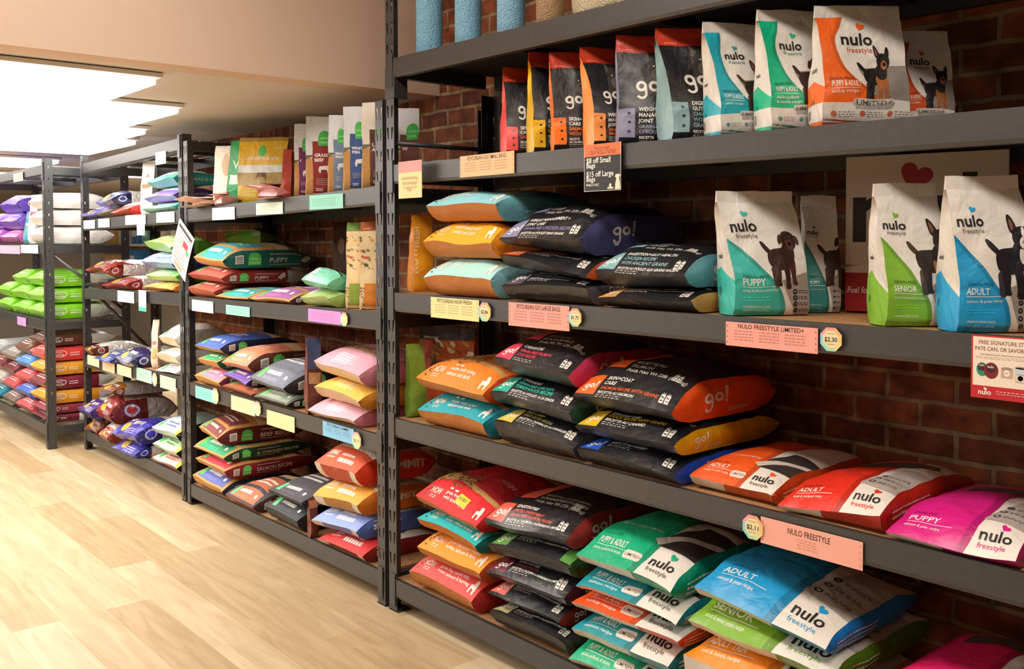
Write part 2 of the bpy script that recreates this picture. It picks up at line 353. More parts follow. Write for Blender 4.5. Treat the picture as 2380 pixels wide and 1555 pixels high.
def lying_bag(xL, xR, yf, zb, zt, zl, st, label, group, L=.46, yaw=0, sl=.10, bi=.05, amp=.0075, step=.017, mat_='film', name='pet_food_bag', bulge=.13, seal=.35, single=False, nseed=None, droop=0, dome=.012, cap=False):
    """zb, zt, zl: (left, right) heights of underside, top and front lip"""
    W = xR - xL; sd = nseed if nseed is not None else random.random()*100
    root = empty(name, ((xL+xR)/2, yf, min(zb)), yaw); tag(root, label, 'bag', group)
    if cap: dome = 0
    z0 = min(zb); Tm = (zt[0]+zt[1]-zb[0]-zb[1])/2; lf0 = min(.85, max(.12, ((zl[0]+zl[1])/2 - (zb[0]+zb[1])/2)/Tm))
    sl = min(sl, L*.4)
    up = bez((0, lf0), (sl*.42, lf0+.86*(1-lf0)), (sl, 1), 8) + [(lerp(sl, L-.13, k/6), 1) for k in range(1, 7)] + bez((L-.13, 1), (L-.05, .8), (L, seal), 5)[1:]
    lo = bez((0, lf0), (bi*.25, lf0*.22), (bi, 0), 6) + [(lerp(bi, L-.12, k/5), 0) for k in range(1, 6)] + bez((L-.12, 0), (L-.04, .05), (L, seal), 4)[1:]
    fu, Su = param(up, Tm); fl, Sl = param(lo, Tm)
    def pos(a, y, f, gx=0):
        t = (a+1)/2; b = lerp(zb[0], zb[1], t); Tt = lerp(zt[0], zt[1], t) - b; la = (lerp(zl[0], zl[1], t) - b)/max(Tt, .01); la = min(.88, max(.08, la))
        if f <= lf0: g = f*la/lf0
        else: g = la + (f-lf0)*(1-la)/(1-lf0)
        e = abs(a)**4
        top = max(0, f-lf0)/(1-lf0)
        z = b + Tt*g - Tt*top*(.17*e) + dome*top*(1-a*a)*math.sin(PI*min(1, max(0, y/L)))*.6
        lip = max(0, 1 - y/.05)
        env = min(1, y/.06+.25)
        wx = W/2*(.955 + .045*lip - .05*max(0, (y-L+.15)/.15))
        x = a*wx + gx; yy = y - .010*lip*abs(a)**8
        v = Vector((x*1.0, y, g*Tt))
        nv = noise.noise_vector(v*7 + Vector((sd, sd*1.7, 0))); nw = noise.noise_vector(v*19 + Vector((sd*2, 0, sd)))
        nz = noise.noise_vector(Vector((x*4, 0, 0)) + Vector((sd, 3, sd)))
        k = amp*env
        d = Vector((nv.x*k*.8*(.3+.7*abs(a)), nv.y*k, nv.z*k*(1 if f > lf0 else .4))) + nw*k*.45
        d.z += nz.z*amp*2.2*lip*(1-abs(a)**6)
        d.z -= droop*max(0, 1-y/.12)
        r = Vector((x, yy, z - z0)) + d
        if y > bi*.9 or droop == 0: r.z = max(r.z, b - z0 + .0006)
        if cap and y > .03: r.z = min(r.z, b + Tt - z0 - .0006)
        r.x = max(-W/2-.004, min(W/2+.004, r.x))
        return r
    tp = Panel(lambda a, s: pos(a*2-1, *fu(s)), W, Su, step)
    bp = Panel(lambda a, s: pos(1-a*2, *fl(s)), W, Sl, step*1.3)
    ys = L
    def gus(side):
        def g(uu, c):
            # uu along the bag, c up; follow upper and lower outlines at that depth
            y = uu*ys
            def fat(tab):
                lo_, hi_ = 0.0, 1.0
                for _ in range(18):
                    m_ = (lo_+hi_)/2
                    if tab(m_)[0] < y: lo_ = m_
                    else: hi_ = m_
                return tab((lo_+hi_)/2)[1]
            f1, f0 = fat(fu), fat(fl)
            en = min(1, y/.07)*min(1, (L-y)/.1+.05)
            return pos(side, y, lerp(f0, f1, c), side*min(bulge*Tm, .016)*math.sin(PI*c)*en)
        return g
    gr = Panel(gus(1), L, Tm, step); 
    gl = Panel(lambda u_, c: gus(-1)(1-u_, c), L, Tm, step*1.6)
    art = flat(st.get('front', [])); gart = flat(st.get('gusset', []))
    m_ = M[st.get('mat', mat_)]
    if single:
        mb = MB(); tp.emit(mb, st['top'], art, W); bp.emit(mb, st['base'], flat(st.get('baseart', [])), W); gr.emit(mb, st['side'], gart, Tm); gl.emit(mb, st['side'])
        mb.build('bag_body', m_, root)
    else:
        mb = MB(); tp.emit(mb, st['top'], art, W); mb.build('front_panel', m_, root)
        mb = MB(); bp.emit(mb, st['base'], flat(st.get('baseart', []))); o = mb.build('bag_base', m_, root)
        if st['base'] != st['top']: o['label'] = st.get('bl', 'plain base of the bag')
        mb = MB(); gr.emit(mb, st['side'], gart, Tm); o = mb.build('side_gusset', m_, root)
        if st.get('sc'): o['label'] = st['sc'] + ' side gusset'
        mb = MB(); gl.emit(mb, st['side']); o = mb.build('side_gusset', m_, root)
    return root

# ------------------------------------------------------------------ standing pouches
def pouch(px, z, H, W, D, psi, st, label, group, lean=0, name='pet_food_pouch', step=.016, topw=1.0, amp=.008, single=False, tilt=0, sealh=.03, fold=.5, pinch=0):
    """px: world point of the front panel's lower left corner; psi: heading of the panel's lower edge"""
    sd = random.random()*100
    root = empty(name, (px[0], px[1], z), psi); tag(root, label, 'bag', group)
    if tilt: root.rotation_euler = (tilt, 0, psi)
    def dep(v): return D*(1 - max(0, v-.35)/.65)**.8*.97 + .012 if v < 1 else .012
    def wid(v): return 1 + (topw-1)*v
    def nz(x, y, z_):
        v = Vector((x, y, z_)); a = noise.noise_vector(v*6 + Vector((sd, 0, sd))); b = noise.noise_vector(v*17 + Vector((0, sd, 0)))
        e = min(1, z_/.05+.15)
        return Vector((a.x*amp*.5, a.y*amp*1.5, a.z*amp*.2))*e + b*amp*.5*e
    def front(a, v, sgn=-1):
        d = dep(v); x = W/2 + (a-.5)*W*wid(v) + lean*v*v*W
        yb = .10*D*math.sin(PI*a)*(1-v)**.6*math.sin(PI*min(1, v*1.6+.15))
        y = D/2 + sgn*(d/2 + yb)
        y -= pinch*math.sin(PI*v)
        zz = v*H - .03*v*H*0
        if v < .06: y -= sgn*.012*(1-v/.06)**2
        return Vector((x, y, zz)) + nz(x, y, zz)
    def side(c, v, sg):
        p = front(0 if sg < 0 else 1, v, -1); q = front(0 if sg < 0 else 1, v, 1)
        r = p.lerp(q, c); k = math.sin(PI*c)
        r.x += sg*(k*D*.10*(1-v) - k*D*fold*max(0, v-.25)**1.2*.5)
        return r
    fp = Panel(lambda a, v: front(a, v), W, H, step)
    bk = Panel(lambda a, v: front(1-a, v, 1), W, H, step*1.8)
    ls = Panel(lambda c, v: side(1-c, v, -1), D, H, step*1.1)
    rs = Panel(lambda c, v: side(c, v, 1), D, H, step*1.1)
    m_ = M[st.get('mat', 'film')]; art = flat(st.get('front', [])); sart = flat(st.get('lside', []))
    if single:
        mb = MB(); fp.emit(mb, st['top'], art, W); bk.emit(mb, st['base']); ls.emit(mb, st['side'], sart, W); rs.emit(mb, st['side'])
        mb.poly([front(a, 0, s_) for a, s_ in ((0, 1), (1, 1), (1, -1), (0, -1))], st['base']); mb.build('pouch_body', m_, root)
        return root
    mb = MB(); fp.emit(mb, st['top'], art, W); mb.build('front_panel', m_, root)
    mb = MB(); bk.emit(mb, st['base']); mb.build('back_panel', m_, root)
    for pn, ar in ((ls, sart), (rs, flat(st.get('rside', [])))):
        mb = MB(); pn.emit(mb, st['side'], ar, W); o = mb.build('side_gusset', m_, root)
        if st.get('sc'): o['label'] = st['sc'] + ' side gusset'
    mb = MB(); mb.poly([front(a, 0, s_) for a, s_ in ((0, 1), (1, 1), (1, -1), (0, -1))], st['base']); mb.build('bag_base', m_, root)
    mb = MB()
    a = [front(i/8, 1, -1) for i in range(9)]; b = [front(i/8, 1, 1) for i in range(9)]; up = Vector((0, 0, sealh))
    for i in range(8):
        mb.poly([a[i], a[i+1], a[i+1].lerp(b[i+1], .4)+up, a[i].lerp(b[i], .4)+up], st.get('seal', st['top'])); mb.poly([b[i+1], b[i], a[i].lerp(b[i], .6)+up, a[i+1].lerp(b[i+1], .6)+up], st.get('seal', st['top']))
        mb.poly([a[i].lerp(b[i], .4)+up, a[i+1].lerp(b[i+1], .4)+up, a[i+1].lerp(b[i+1], .6)+up, a[i].lerp(b[i], .6)+up], st.get('seal', st['top']))
    for e_ in (0, 8): mb.poly([a[e_], b[e_], a[e_].lerp(b[e_], .6)+up, a[e_].lerp(b[e_], .4)+up], st.get('seal', st['top']))
    mb.build('top_seal', m_, root)
    return root
# ------------------------------------------------------------------ the room
WALL_Y = .60; SOF_X = -3.65; LOWC = 2.125; HIGHC = 3.2
def st_box(name, b, m, bevel=0):
    mb = MB(); mb.box(*b); o = mb.build(name, m, None, bevel); tag(o, kind='structure'); return o
mb = MB(); mb.poly([(-16, -8, 0), (4, -8, 0), (4, 6, 0), (-16, 6, 0)], '#808080'); tag(mb.build('floor', M['floor']), kind='structure')
st_box('wall_back', (-6.72, WALL_Y, 0, 3.5, WALL_Y+.25, HIGHC), M['brick'])
st_box('wall_right', (3.5, -7, 0, 3.7, WALL_Y+.25, HIGHC), M['dim'])
st_box('wall_front', (-15.5, -7.2, 0, 3.7, -7, HIGHC), M['dim'])
st_box('wall_left', (-15.7, -7.2, 0, -15.5, 4.2, HIGHC), M['beige'])
st_box('wall_rear', (-15.5, 3.0, 0, -6.72, 3.2, HIGHC), M['beige'])
st_box('wall_return', (-6.90, WALL_Y, 0, -6.721, 3.0, HIGHC), M['beige'])
st_box('trim_1', (SOF_X-.14, -7, LOWC, SOF_X, WALL_Y-.001, HIGHC), M['peach'])
st_box('ceiling', (SOF_X, -7.2, HIGHC, 3.7, WALL_Y+.25, HIGHC+.1), M['ceil'])
o = st_box('ceiling_low', (-15.5, -7, LOWC, SOF_X-.141, WALL_Y, LOWC+.1), M['ceil'])
o = st_box('ceiling_rear', (-15.5, WALL_Y+.001, LOWC, -6.9, 3.0, LOWC+.1), M['ceil'])

def lamp(x0, x1, y0, y1, z, power, col, m, label):
    r = empty('ceiling_light', ((x0+x1)/2, (y0+y1)/2, z)); tag(r, label, 'ceiling light', 'strip lights under the low ceiling' if z < 2.5 else 'lamps of the tall ceiling')
    hx, hy = (x1-x0)/2, (y1-y0)/2
    mb = MB(); mb.box(-hx, -hy, -.02, hx, hy, -.0015, '#e8e6e0'); mb.build('housing', M['card'], r, .003)
    mb = MB(); mb.box(-hx+.02, -hy+.02, -.05, hx-.02, hy-.02, -.021); mb.build('diffuser', m, r, .01)
    if power:
        a = area('strip_light', (0, 0, -.06), (0, 0, 0), 2*hx, 2*hy, power, col); a.parent = r
for i, (x0, x1, y1, pw, dsc) in enumerate(((-4.62, -3.84, -.62, 26, 'strip light nearest the dropped wall edge'), (-5.62, -4.63, -.22, 26, 'broad strip light, next one behind the nearest'), (-6.20, -5.64, -.02, 16, 'narrow strip light, third one behind the dropped wall edge'), (-7.30, -6.30, .15, 42, 'third strip light, above the last slotted upright on the left'), (-8.9, -8.2, .2, 42, 'fourth strip light further along the low ceiling'), (-10.6, -10.0, .25, 36, 'farthest strip light at the left edge of the picture'))):
    lamp(x0, x1, -5.2, y1, LOWC-.002, pw, (1, .96, .89), M['tube'], 'glowing white ' + dsc)
for x, y in ((-2.3, -1.35), (-.1, -1.5), (1.2, -4.6), (-2.8, -4.8)):
    lamp(x-.6, x+.6, y-.25, y+.25, HIGHC-.002, 0, None, M['lampwarm'], 'warm ceiling panel lamp over the aisle')
y_ = lamp(-9.6, -8.8, .9, 2.4, LOWC-.002, 45, (1, .97, .92), M['tube'], 'added short strip light brightening the space behind the left units')  # no fixture known here; added to brighten the beige rear wall

# ------------------------------------------------------------------ shelving
UD = .53; PW = .056
def upright(x, y, h, root, sx, sy, h0=0, name='upright'):
    """L-section post, outer corner at (x,y); face along x towards sx, flange along y towards sy; punched teardrop slots"""
    mb = MB(); per = .083; n = int((h-h0)/per); g = '#808080'; th = .0022
    def q(p, rev=False): mb.poly(p[::-1] if rev else p, g)
    for k in range(n+1):
        z0 = h0 + k*per; z1 = min(h, z0+per)
        if z1 - z0 < .002: continue
        full = z1 - z0 > per*.9
        X = lambda u_: x + sx*u_
        za, zb = z0+.018, z0+.064
        if not full:
            q([(X(0), y, z0), (X(PW), y, z0), (X(PW), y, z1), (X(0), y, z1)], sx < 0); q([(x, y+sy*0, z0), (x, y+sy*PW, z0), (x, y+sy*PW, z1), (x, y, z1)], (sx > 0) == (sy > 0)); continue
        F_ = lambda u0, u1, w0, w1, a, b: q([(X(u0), y, a), (X(u1), y, a), (X(w1), y, b), (X(w0), y, b)], sx < 0)
        F_(0, PW, 0, PW, z0, za); F_(0, PW, 0, PW, zb, z1)
        F_(0, .014, 0, .006, za, zb); F_(.019, .037, .018, .038, za, zb); F_(.042, PW, .050, PW, za, zb)
        rv = (sx > 0) == (sy > 0)
        G_ = lambda v0, v1, a, b: q([(x, y+sy*v0, a), (x, y+sy*v1, a), (x, y+sy*v1, b), (x, y+sy*v0, b)], rv)
        zc, zd = z0+.052, z0+.070
        G_(0, PW, z0, zc); G_(0, PW, zd, z1); G_(0, .024, zc, zd); G_(.031, PW, zc, zd)
    o = mb.build(name, M['steel'], root)
    s = o.modifiers.new('thickness', 'SOLIDIFY'); s.thickness = th; s.offset = -1
    mb = MB(); mb.box(min(x, x+sx*(PW+.008)), min(y, y+sy*(PW+.006)), 0, max(x, x+sx*(PW+.008)), max(y, y+sy*(PW+.006)), .004)
    if h0 == 0: mb.build('foot_plate', M['steel'], o)
    return o
def beam(root, xa, xb, za, zb, y, out, h=.073, name='front_beam', t=.03):
    """step beam from xa to xb, top edges at za, zb; out = -1 front, +1 rear"""
    mb = MB(); g = '#808080'
    prof = [(0, 0), (0, -h+.010), (.004, -h), (t, -h), (t, -.016), (.016, -.016), (.016, 0)]
    A = [(xa, y - out*a, za + b) for a, b in prof]; B = [(xb, y - out*a, zb + b) for a, b in prof]
    for i in range(len(prof)):
        j = (i+1) % len(prof); mb.poly([A[i], A[j], B[j], B[i]] if out > 0 else [B[i], B[j], A[j], A[i]], g)
    mb.poly(A, g); mb.poly(B[::-1], g)
    o = mb.build(name, M['steel'], root, .002)
    for x, z, s in ((xa, za, 1), (xb, zb, -1)):       # rivet plates hooked on the uprights
        m2 = MB(); m2.box(min(x-s*.036, x), y-.004 if out < 0 else y, z-h-.035, max(x-s*.036, x)+0, y if out < 0 else y+.004, z+.02)
        m2.build('hook_plate', M['steel'], o, .0015)
    return o
def unit(label, xa, xb, y0, top, levels, deck='board', ext=None, depth=UD, brace=(), shortback=False):
    """levels: list of (z left, z right)"""
    r = empty('shelving_unit', (0, 0, 0)); tag(r, label, 'shelving')
    y1 = y0 + depth
    for x, sx in ((xa, 1), (xb, -1)):
        upright(x, y0, top, r, sx, 1); upright(x, y1, top, r, sx, -1, name='upright')
        if ext:
            upright(x, y0+.0, ext, r, sx, 1, h0=top+.002, name='upright_extension')
            mb = MB(); mb.box(min(x-.003*sx, x+sx*.062), y0-.003, top-.06, max(x-.003*sx, x+sx*.062), y0+.060, top+.06); 
            mb.build('splice_collar', M['steel'], r, .002)
    g = '#808080'
    for li, (a, b) in enumerate(levels):
        xi, xj = xa+PW-.004, xb-PW+.004
        beam(r, xi, xj, a, b, y0-.002, -1); beam(r, xi, xj, a, b, y1+.002, 1, name='rear_beam')
        for x, z in ((xa+.004, a), (xb-.034, b)):
            mb = MB(); mb.box(x, y0+PW, z-.068, x+.03, y1-PW, z-.012); mb.build('side_beam', M['steel'], r, .002)
        d = deck[li] if isinstance(deck, (list, tuple)) else deck
        if d in ('board', 'dark'):
            mb = MB(); X0, X1 = xa+.03, xb-.03
            v = [(X0, y0+.018, a-.014), (X1, y0+.018, b-.014), (X1, y1-.018, b-.014), (X0, y1-.018, a-.014)]
            w_ = [(x, y, z+.012) for x, y, z in v]
            mb.poly(v[::-1], g); mb.poly(w_, g)
            for i in range(4): j = (i+1) % 4; mb.poly([v[i], v[j], w_[j], w_[i]], g)
            mb.build('deck_board', M['board' if d == 'board' else 'darkboard'], r)
        elif d == 'wire':
            mb = MB(); n = int((xb-xa)/.05)
            for i in range(1, n):
                t = i/n; x = lerp(xa, xb, t); z = lerp(a, b, t)-.003; mb.rod((x, y0+.012, z), (x, y1-.012, z), .0022, g, 4)
            for k in range(6):
                y = lerp(y0+.03, y1-.03, k/5); mb.rod((xa+.03, y, a-.007), (xb-.03, y, b-.007), .003, g, 4)
            mb.build('wire_deck', M['wire'], r)
        for k in range(1, 4):
            x = lerp(xa, xb, k/4); z = lerp(a, b, k/4); mb = MB(); mb.box(x-.02, y0+.03, z-.04, x+.02, y1-.03, z-.015); mb.build('deck_support', M['steel'], r)
    for (xs, za, zb_, ra) in brace:
        mb = MB(); mb.rod((xs, y0+.03, za), (xs, y1-.03, zb_), ra, g, 8); mb.build('side_brace', M['steel'], r)
    return r
def wire(nt, p): p.inputs['Base Color'].default_value = (.35, .35, .36, 1); p.inputs['Metallic'].default_value = .8; p.inputs['Roughness'].default_value = .35
def darkb(nt, p): p.inputs['Base Color'].default_value = (.02, .018, .017, 1); p.inputs['Roughness'].default_value = .8
M['darkboard'] = mat('dark_board', darkb)  # one even near-black colour for decks seen only from below
M['wire'] = mat('bright_steel_wire', wire)

def zline(p, q, Y=0):
    a, b = at(*p, Y), at(*q, Y); return lambda x: a.z + (b.z-a.z)*(x-a.x)/(b.x-a.x)
Z = {'R1': zline((930, 132), (1460, 0)), 'R2': zline((932, 382), (2380, 247)), 'R3': zline((930, 681), (2200, 771)), 'R4': zline((930, 975), (2372, 1330)), 'R5': lambda x: .130,
     'M2': zline((434, 486), (858, 436)), 'M3': zline((440, 689), (863, 724)), 'M4': zline((447, 889), (868, 1007)), 'M5': zline((458, 1131), (878, 1324)),
     'L1': zline((190, 381), (411, 323)), 'L2': zline((193, 512), (413, 489)), 'L3': zline((192, 669), (415, 681)), 'L4': zline((205, 830), (419, 875)), 'L5': lambda x: .140,
     'U1': lambda x: 1.985, 'U2': zline((0, 567), (88, 567), -.2), 'U3': zline((0, 721), (94, 743), -.2), 'U4': lambda x: .165}
RX0, RX1 = -3.183, -.715; MX0, MX1 = -5.215, -3.205; LX0, LX1 = -7.06, -5.235; UX0, UX1 = -9.6, -7.19; UY = -.20
lv = lambda ks, a, b: [(Z[k](a), Z[k](b)) for k in ks]
unit('nearest tall charcoal steel shelving unit with spliced slotted uprights, at the right', RX0, RX1, 0, 2.06, lv(('R1', 'R2', 'R3', 'R4', 'R5'), RX0, RX1), ['dark', 'dark', 'board', 'board', 'board'], 2.95, brace=((RX0+.03, 1.83, 1.83, .009),))
unit('middle charcoal shelving unit between the two double posts', MX0, MX1, 0, 2.0, lv(('M2', 'M3', 'M4', 'M5'), MX0, MX1), ['dark', 'board', 'board', 'board'])
unit('third charcoal shelving unit with a pale top beam, left of the middle one', LX0, LX1, 0, 2.045, lv(('L1', 'L2', 'L3', 'L4', 'L5'), LX0, LX1), ['wire', 'board', 'board', 'board', 'board'], brace=((LX0+.02, 1.15, .62, .012),))
unit('far charcoal shelving unit with wire decks standing forward at the left edge', UX0, UX1, UY, 2.03, lv(('U1', 'U2', 'U3', 'U4'), UX0, UX1), 'wire', brace=((UX1-.02, 1.38, .95, .012),), depth=.57)
# rear upright pair and dark rail seen through the middle bay
# ------------------------------------------------------------------ printed styles
WH = '#f0ebe2'; INK = '#1d1b1c'; KRAFT = '#bd8a4c'
def dk(c, k=.6):
    c = c.lstrip('#'); return '#' + ''.join('%02x' % int(min(255, int(c[i:i+2], 16)*k)) for i in (0, 2, 4))
def packicon(u, v, s):     # little recycling pouch pictograms
    o = []
    for k in (0, 1):
        a = u + k*s*.62; o += [RC(a, v, a+s*.5, v+s, '#e2dcd2'), EL(a+s*.17, v+s*.66, s*.09, s*.12, INK, 8), EL(a+s*.34, v+s*.62, s*.07, s*.1, INK, 8), RC(a+s*.12, v+s*.2, a+s*.38, v+s*.34, INK), RC(a+s*.1, v+s*1.08, a+s*.4, v+s*1.14, '#e2dcd2')]
    return o
def GO(c, lines, txt, gtxt=True, icons=True, top2=(), cg=None, tabr=False):
    f = [RC(.0, .03, .185, .235, c), LOGO(.035, .085, .105, WH)]
    v = .195
    for s, col, sz in lines:
        f.append(T(s, .215, v, sz, col, .018, .22)); v -= sz*1.08
    f.append(LINES(.215, v+.018, .25, 2, .02, .008, '#b9b2ab', len(txt)))
    if icons: f += packicon(.83, .06, .085) + packicon(.80, .30, .075)
    if tabr: f += [RC(.86, .02, 1, .26, c)]
    v = .42
    for s in top2 or ('RECETTE AU', txt.upper(), 'Poids Net Wt 22lb (9.98kg)'):
        f.append(T(s, .34, v, .055, '#c9c2ba', .012)); v -= .062
    f.append(RC(.10, .34, .30, .95, c)); f.append(EL(.55, .8, .22, .14, '#2c2a2b', 16))
    g = [LOGO(.95, .30, .62, '#ded6cc'), T('SOLUTIONS', 1.75, .12, .13, '#ded6cc', .01)] if gtxt else []
    return dict(top='#1b1a1c', base='#141315', side=cg or c, front=f, gusset=g, sc='coloured', bl='plain black bag base')
def NULO(c, title, sub, limited=False, c2=None, d=0):
    sp = [.60+.05*math.sin(s*5) + .10*max(0, s-.35) for s in [i*.05 for i in range(30)]]
    ys = [i*.05 for i in range(30)]
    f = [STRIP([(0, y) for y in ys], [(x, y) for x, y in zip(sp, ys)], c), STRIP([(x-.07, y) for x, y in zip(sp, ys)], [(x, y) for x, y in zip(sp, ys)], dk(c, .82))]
    f += [T('GRAIN-FREE', .08, .285-d, .036, dk(c, .45), .004), T(title, .07, .195-d, .085, WH, .012, 0, .30 if len(title) > 8 else .052*len(title)), RC(.07, .172-d, .45, .177-d, WH), T(sub, .07, .122-d, .042, WH, .002, 0, .30)]
    if limited: f += [EL(.42, .15-d*.6, .025, .045, '#e9d8cc', 12), EL(.56, .15-d*.6, .025, .045, '#e9d8cc', 12), RC(.42, .105-d*.6, .56, .195-d*.6, '#e9d8cc'), T('LIMITED+', .412, .137-d*.6, .042, INK, .01), PG([(.62, .33), (1, .33), (1, .85), (.72, .85)], '#3a3230')]
    f += [T('nulo', .67, .13, .135, '#2b2826', .018, 0, .25), HEART(.845, .265, .045, c), T('freestyle', .68, .065, .062, c if not limited else '#5b5550', .0)]
    if not limited:
        f += [PG([(.64, .34), (1, .30), (1, .95), (.74, .95)], '#b3a79d')]
        for k in range(3): f += [EL(.71, .42+.12*k, .03, .03, '#2e2b2a', 14), EL(.71, .42+.12*k, .018, .012, '#c9beb2', 8), LINES(.76, .425+.12*k, .2, 2, .022, .010, '#4a4542', k)]
        f += [PG([(.2, 1.0), (.45, 1.1), (.75, 1.05), (.95, 1.2), (.9, 1.35), (.5, 1.3), (.2, 1.2)], '#4a4039')]
    else:
        f += [T('NET WT 22 LB (9.98 KG)', .12, .46, .04, WH, .004), PG([(.55, .38), (.62, .33), (1, .62), (1, .70)], '#cbbdb2')]
    return dict(top='#e6ddd2', base='#d9cfc4', side=c2 or dk(c, .85), front=f, gusset=[LINES(.5, .5, 2, 3, .2, .06, '#e6ddd2', 3)], sc='coloured', baseart=[STRIP([(.0, y) for y in (0, .1, .2)], [(.16, y) for y in (0, .1, .2)], dk(c, .8))], bl='white and coloured base')
def NOW(c, l1, l2, cg=None, kib=True, icon=True, price=False):
    f = [RC(0, 0, 1, .30, c), PG([(0, .27), (.35, .36), (1, .28), (1, .5), (0, .5)], '#c79a58')]
    if kib: f += SPECKS(0, .02, .12, .34, 26, .012, ['#6e4a2a', '#8a6238', '#57381f']) + SPECKS(0, .27, .55, .62, 190, .014, ['#7a5430', '#9a7040', '#5e3f24', '#b08850'], 4)
    f += [PG([(.5, .40), (1, .34), (1, 1.5), (.35, 1.5)], dk(c, .85)), T('NOW', .11, .11, .10, '#f3d9c2', .02, .0, .17), LINES(.14, .08, .1, 2, .02, .008, '#f3d9c2', 2), EL(.37, .225, .025, .014, '#f7e6d8', 10), EL(.45, .222, .03, .014, '#f7e6d8', 10), T(l1, .34, .155, .052, '#f7ece0', .012), T(l2, .34, .10, .052, '#f7ece0', .012), T('FRESH', .6, .62, .10, '#f3e2d0', .01)]
    if icon: f += [PG([(.86, .05), (.88, .05), (.885, .10), (.92, .10), (.925, .05), (.945, .05), (.95, .14), (.94, .19), (.92, .21), (.90, .20), (.905, .15), (.87, .14)], '#f5e6da')]
    if price: f += [PG([(.52, .11), (.70, .09), (.71, .20), (.53, .22)], '#e8d21e'), LINES(.545, .15, .13, 1, .05, .035, '#9a8418', 7)]
    return dict(top=dk(c, .95), base='#b87333', side=cg or dk(c, .85), front=f, gusset=[LINES(1.2, .3, 1.2, 2, .2, .07, dk(c, 1.25), 1)], mat='paper', sc='coloured', bl='plain brown paper base')
def FARM(c, txt, g=None, side=None, badge='#4fb84a', top=None, base=None, wide=None, gl2='', kr=None):
    k = kr or KRAFT
    f = [RC(.07, .03, .93, .27, c), RC(.09, .06, .19, .22, badge), EL(.14, .22, .05, .03, badge, 12), LINES(.24, .15, .42, 1, .1, .06, WH, len(txt)), LINES(.24, .09, .4, 2, .025, .01, dk(c, 1.5), 5), EL(.82, .15, .035, .035, WH, 8),
         RC(.10, .34, .90, .75, c), LINES(.2, .56, .55, 2, .10, .05, WH, len(txt)), PG([(.0, .85), (1, .9), (1, 1.1), (0, 1.1)], '#d8b98a')]
    g_ = BARCODE(.55, .22, .38, .5, True) + [RC(1.15, .15, 1.75, .55, badge), EL(1.45, .55, .30, .3, badge, 18), T('OPEN', 1.20, .40, .20, '#a8e8a0', .01), T('FARM', 1.20, .2, .20, '#a8e8a0', .01)]
    if g: g_ += [T(g, 2.15, .28, .34, '#d8cfc4', .012), LINES(2.2, .7, 1.6, 1, .2, .07, '#b8aba0', 3), LINES(2.2, .15, 1.6, 1, .2, .05, '#a89b90', 4)]
    if wide: g_ += [RC(4.5, 0, 9, 1.05, wide), PG([(3.75, .35), (4.1, .75), (4.3, .8), (4.3, .4), (4.0, .2)], '#c9c2b4')]
    return dict(top=top or k, base=base or k, side=side or dk(c, .45), front=f, gusset=g_, mat='paper', sc='dark printed', bl='plain kraft base')
def SUMMIT(c, l2, side=None):
    f = [RC(0, 0, 1, .33, c), T('SUMMIT', .10, .17, .10, WH, .02, .0, .24), LINES(.10, .12, .2, 1, .03, .02, WH, 4), LINES(.42, .19, .3, 1, .04, .035, WH, 5), LINES(.42, .09, .38, 1, .05, .06, WH, len(l2)), PG([(.0, .33), (.4, .40), (1, .33), (1, .7), (0, .7)], '#e9e4da'), EL(.5, .62, .4, .13, '#8f8880', 16)]
    b = [PG([(.06, .0), (.3, 0), (.28, .25), (.09, .25)], dk(c, .75)), PG([(.5, .02), (.9, .02), (.82, .25), (.56, .25)], dk(c, .75))]
    return dict(top='#e2dcd0', base='#d6c9b4', side=side or dk(c, .85), front=f, baseart=b, gusset=[T('SUMMIT', .8, .38, .42, '#eadfd2', .04), LINES(.85, .85, .6, 1, .1, .05, '#eadfd2', 3)], mat='paper', sc='coloured', bl='cream base with printed shapes')
def PLAIN(c, side=None, base=None, art=(), g=(), mat_='film'):
    return dict(top=c, base=base or dk(c, .9), side=side or dk(c, .85), front=list(art), gusset=list(g), mat=mat_)
def FOIL(c, body='#dcd8d2', cut=.42, hi='#f0c040', side=None):
    return dict(top=c, base=dk(c, .9), side=side or dk(c, .7), mat='foil', front=[RC(0, cut, 1, 3, body), EL(.3, .14, .13, .09, hi, 14), LINES(.42, .2, .4, 1, .1, .08, WH, 3), LINES(.4, .1, .4, 3, .035, .015, '#e8e4f0', 2), EL(.22, .3, .08, .05, WH, 10)], gusset=[RC(1.3, 0, 9, 1.05, body), EL(.75, .5, .28, .3, '#b8c4e8', 16), EL(.75, .5, .2, .2, dk(c, 1.2), 14)])
def TUBEBAG(c, txt='Source', body='#cfccc4', cut=2.6):
    return dict(top=c, base=dk(c, .9), side=c, mat='film', front=[RC(.1, .1, .9, .22, dk(c, 1.15)), LINES(.2, .2, .6, 3, .05, .02, WH, 4)], gusset=[RC(cut, 0, 12, 1.05, body), EL(.95, .5, .42, .27, WH, 22), EL(.95, .5, .38, .22, c, 22), T('Nutri', .66, .52, .2, WH, .02), T(txt, .62, .34, .2, WH, .02), LINES(1.55, .5, .6, 2, .16, .06, WH, 6)])

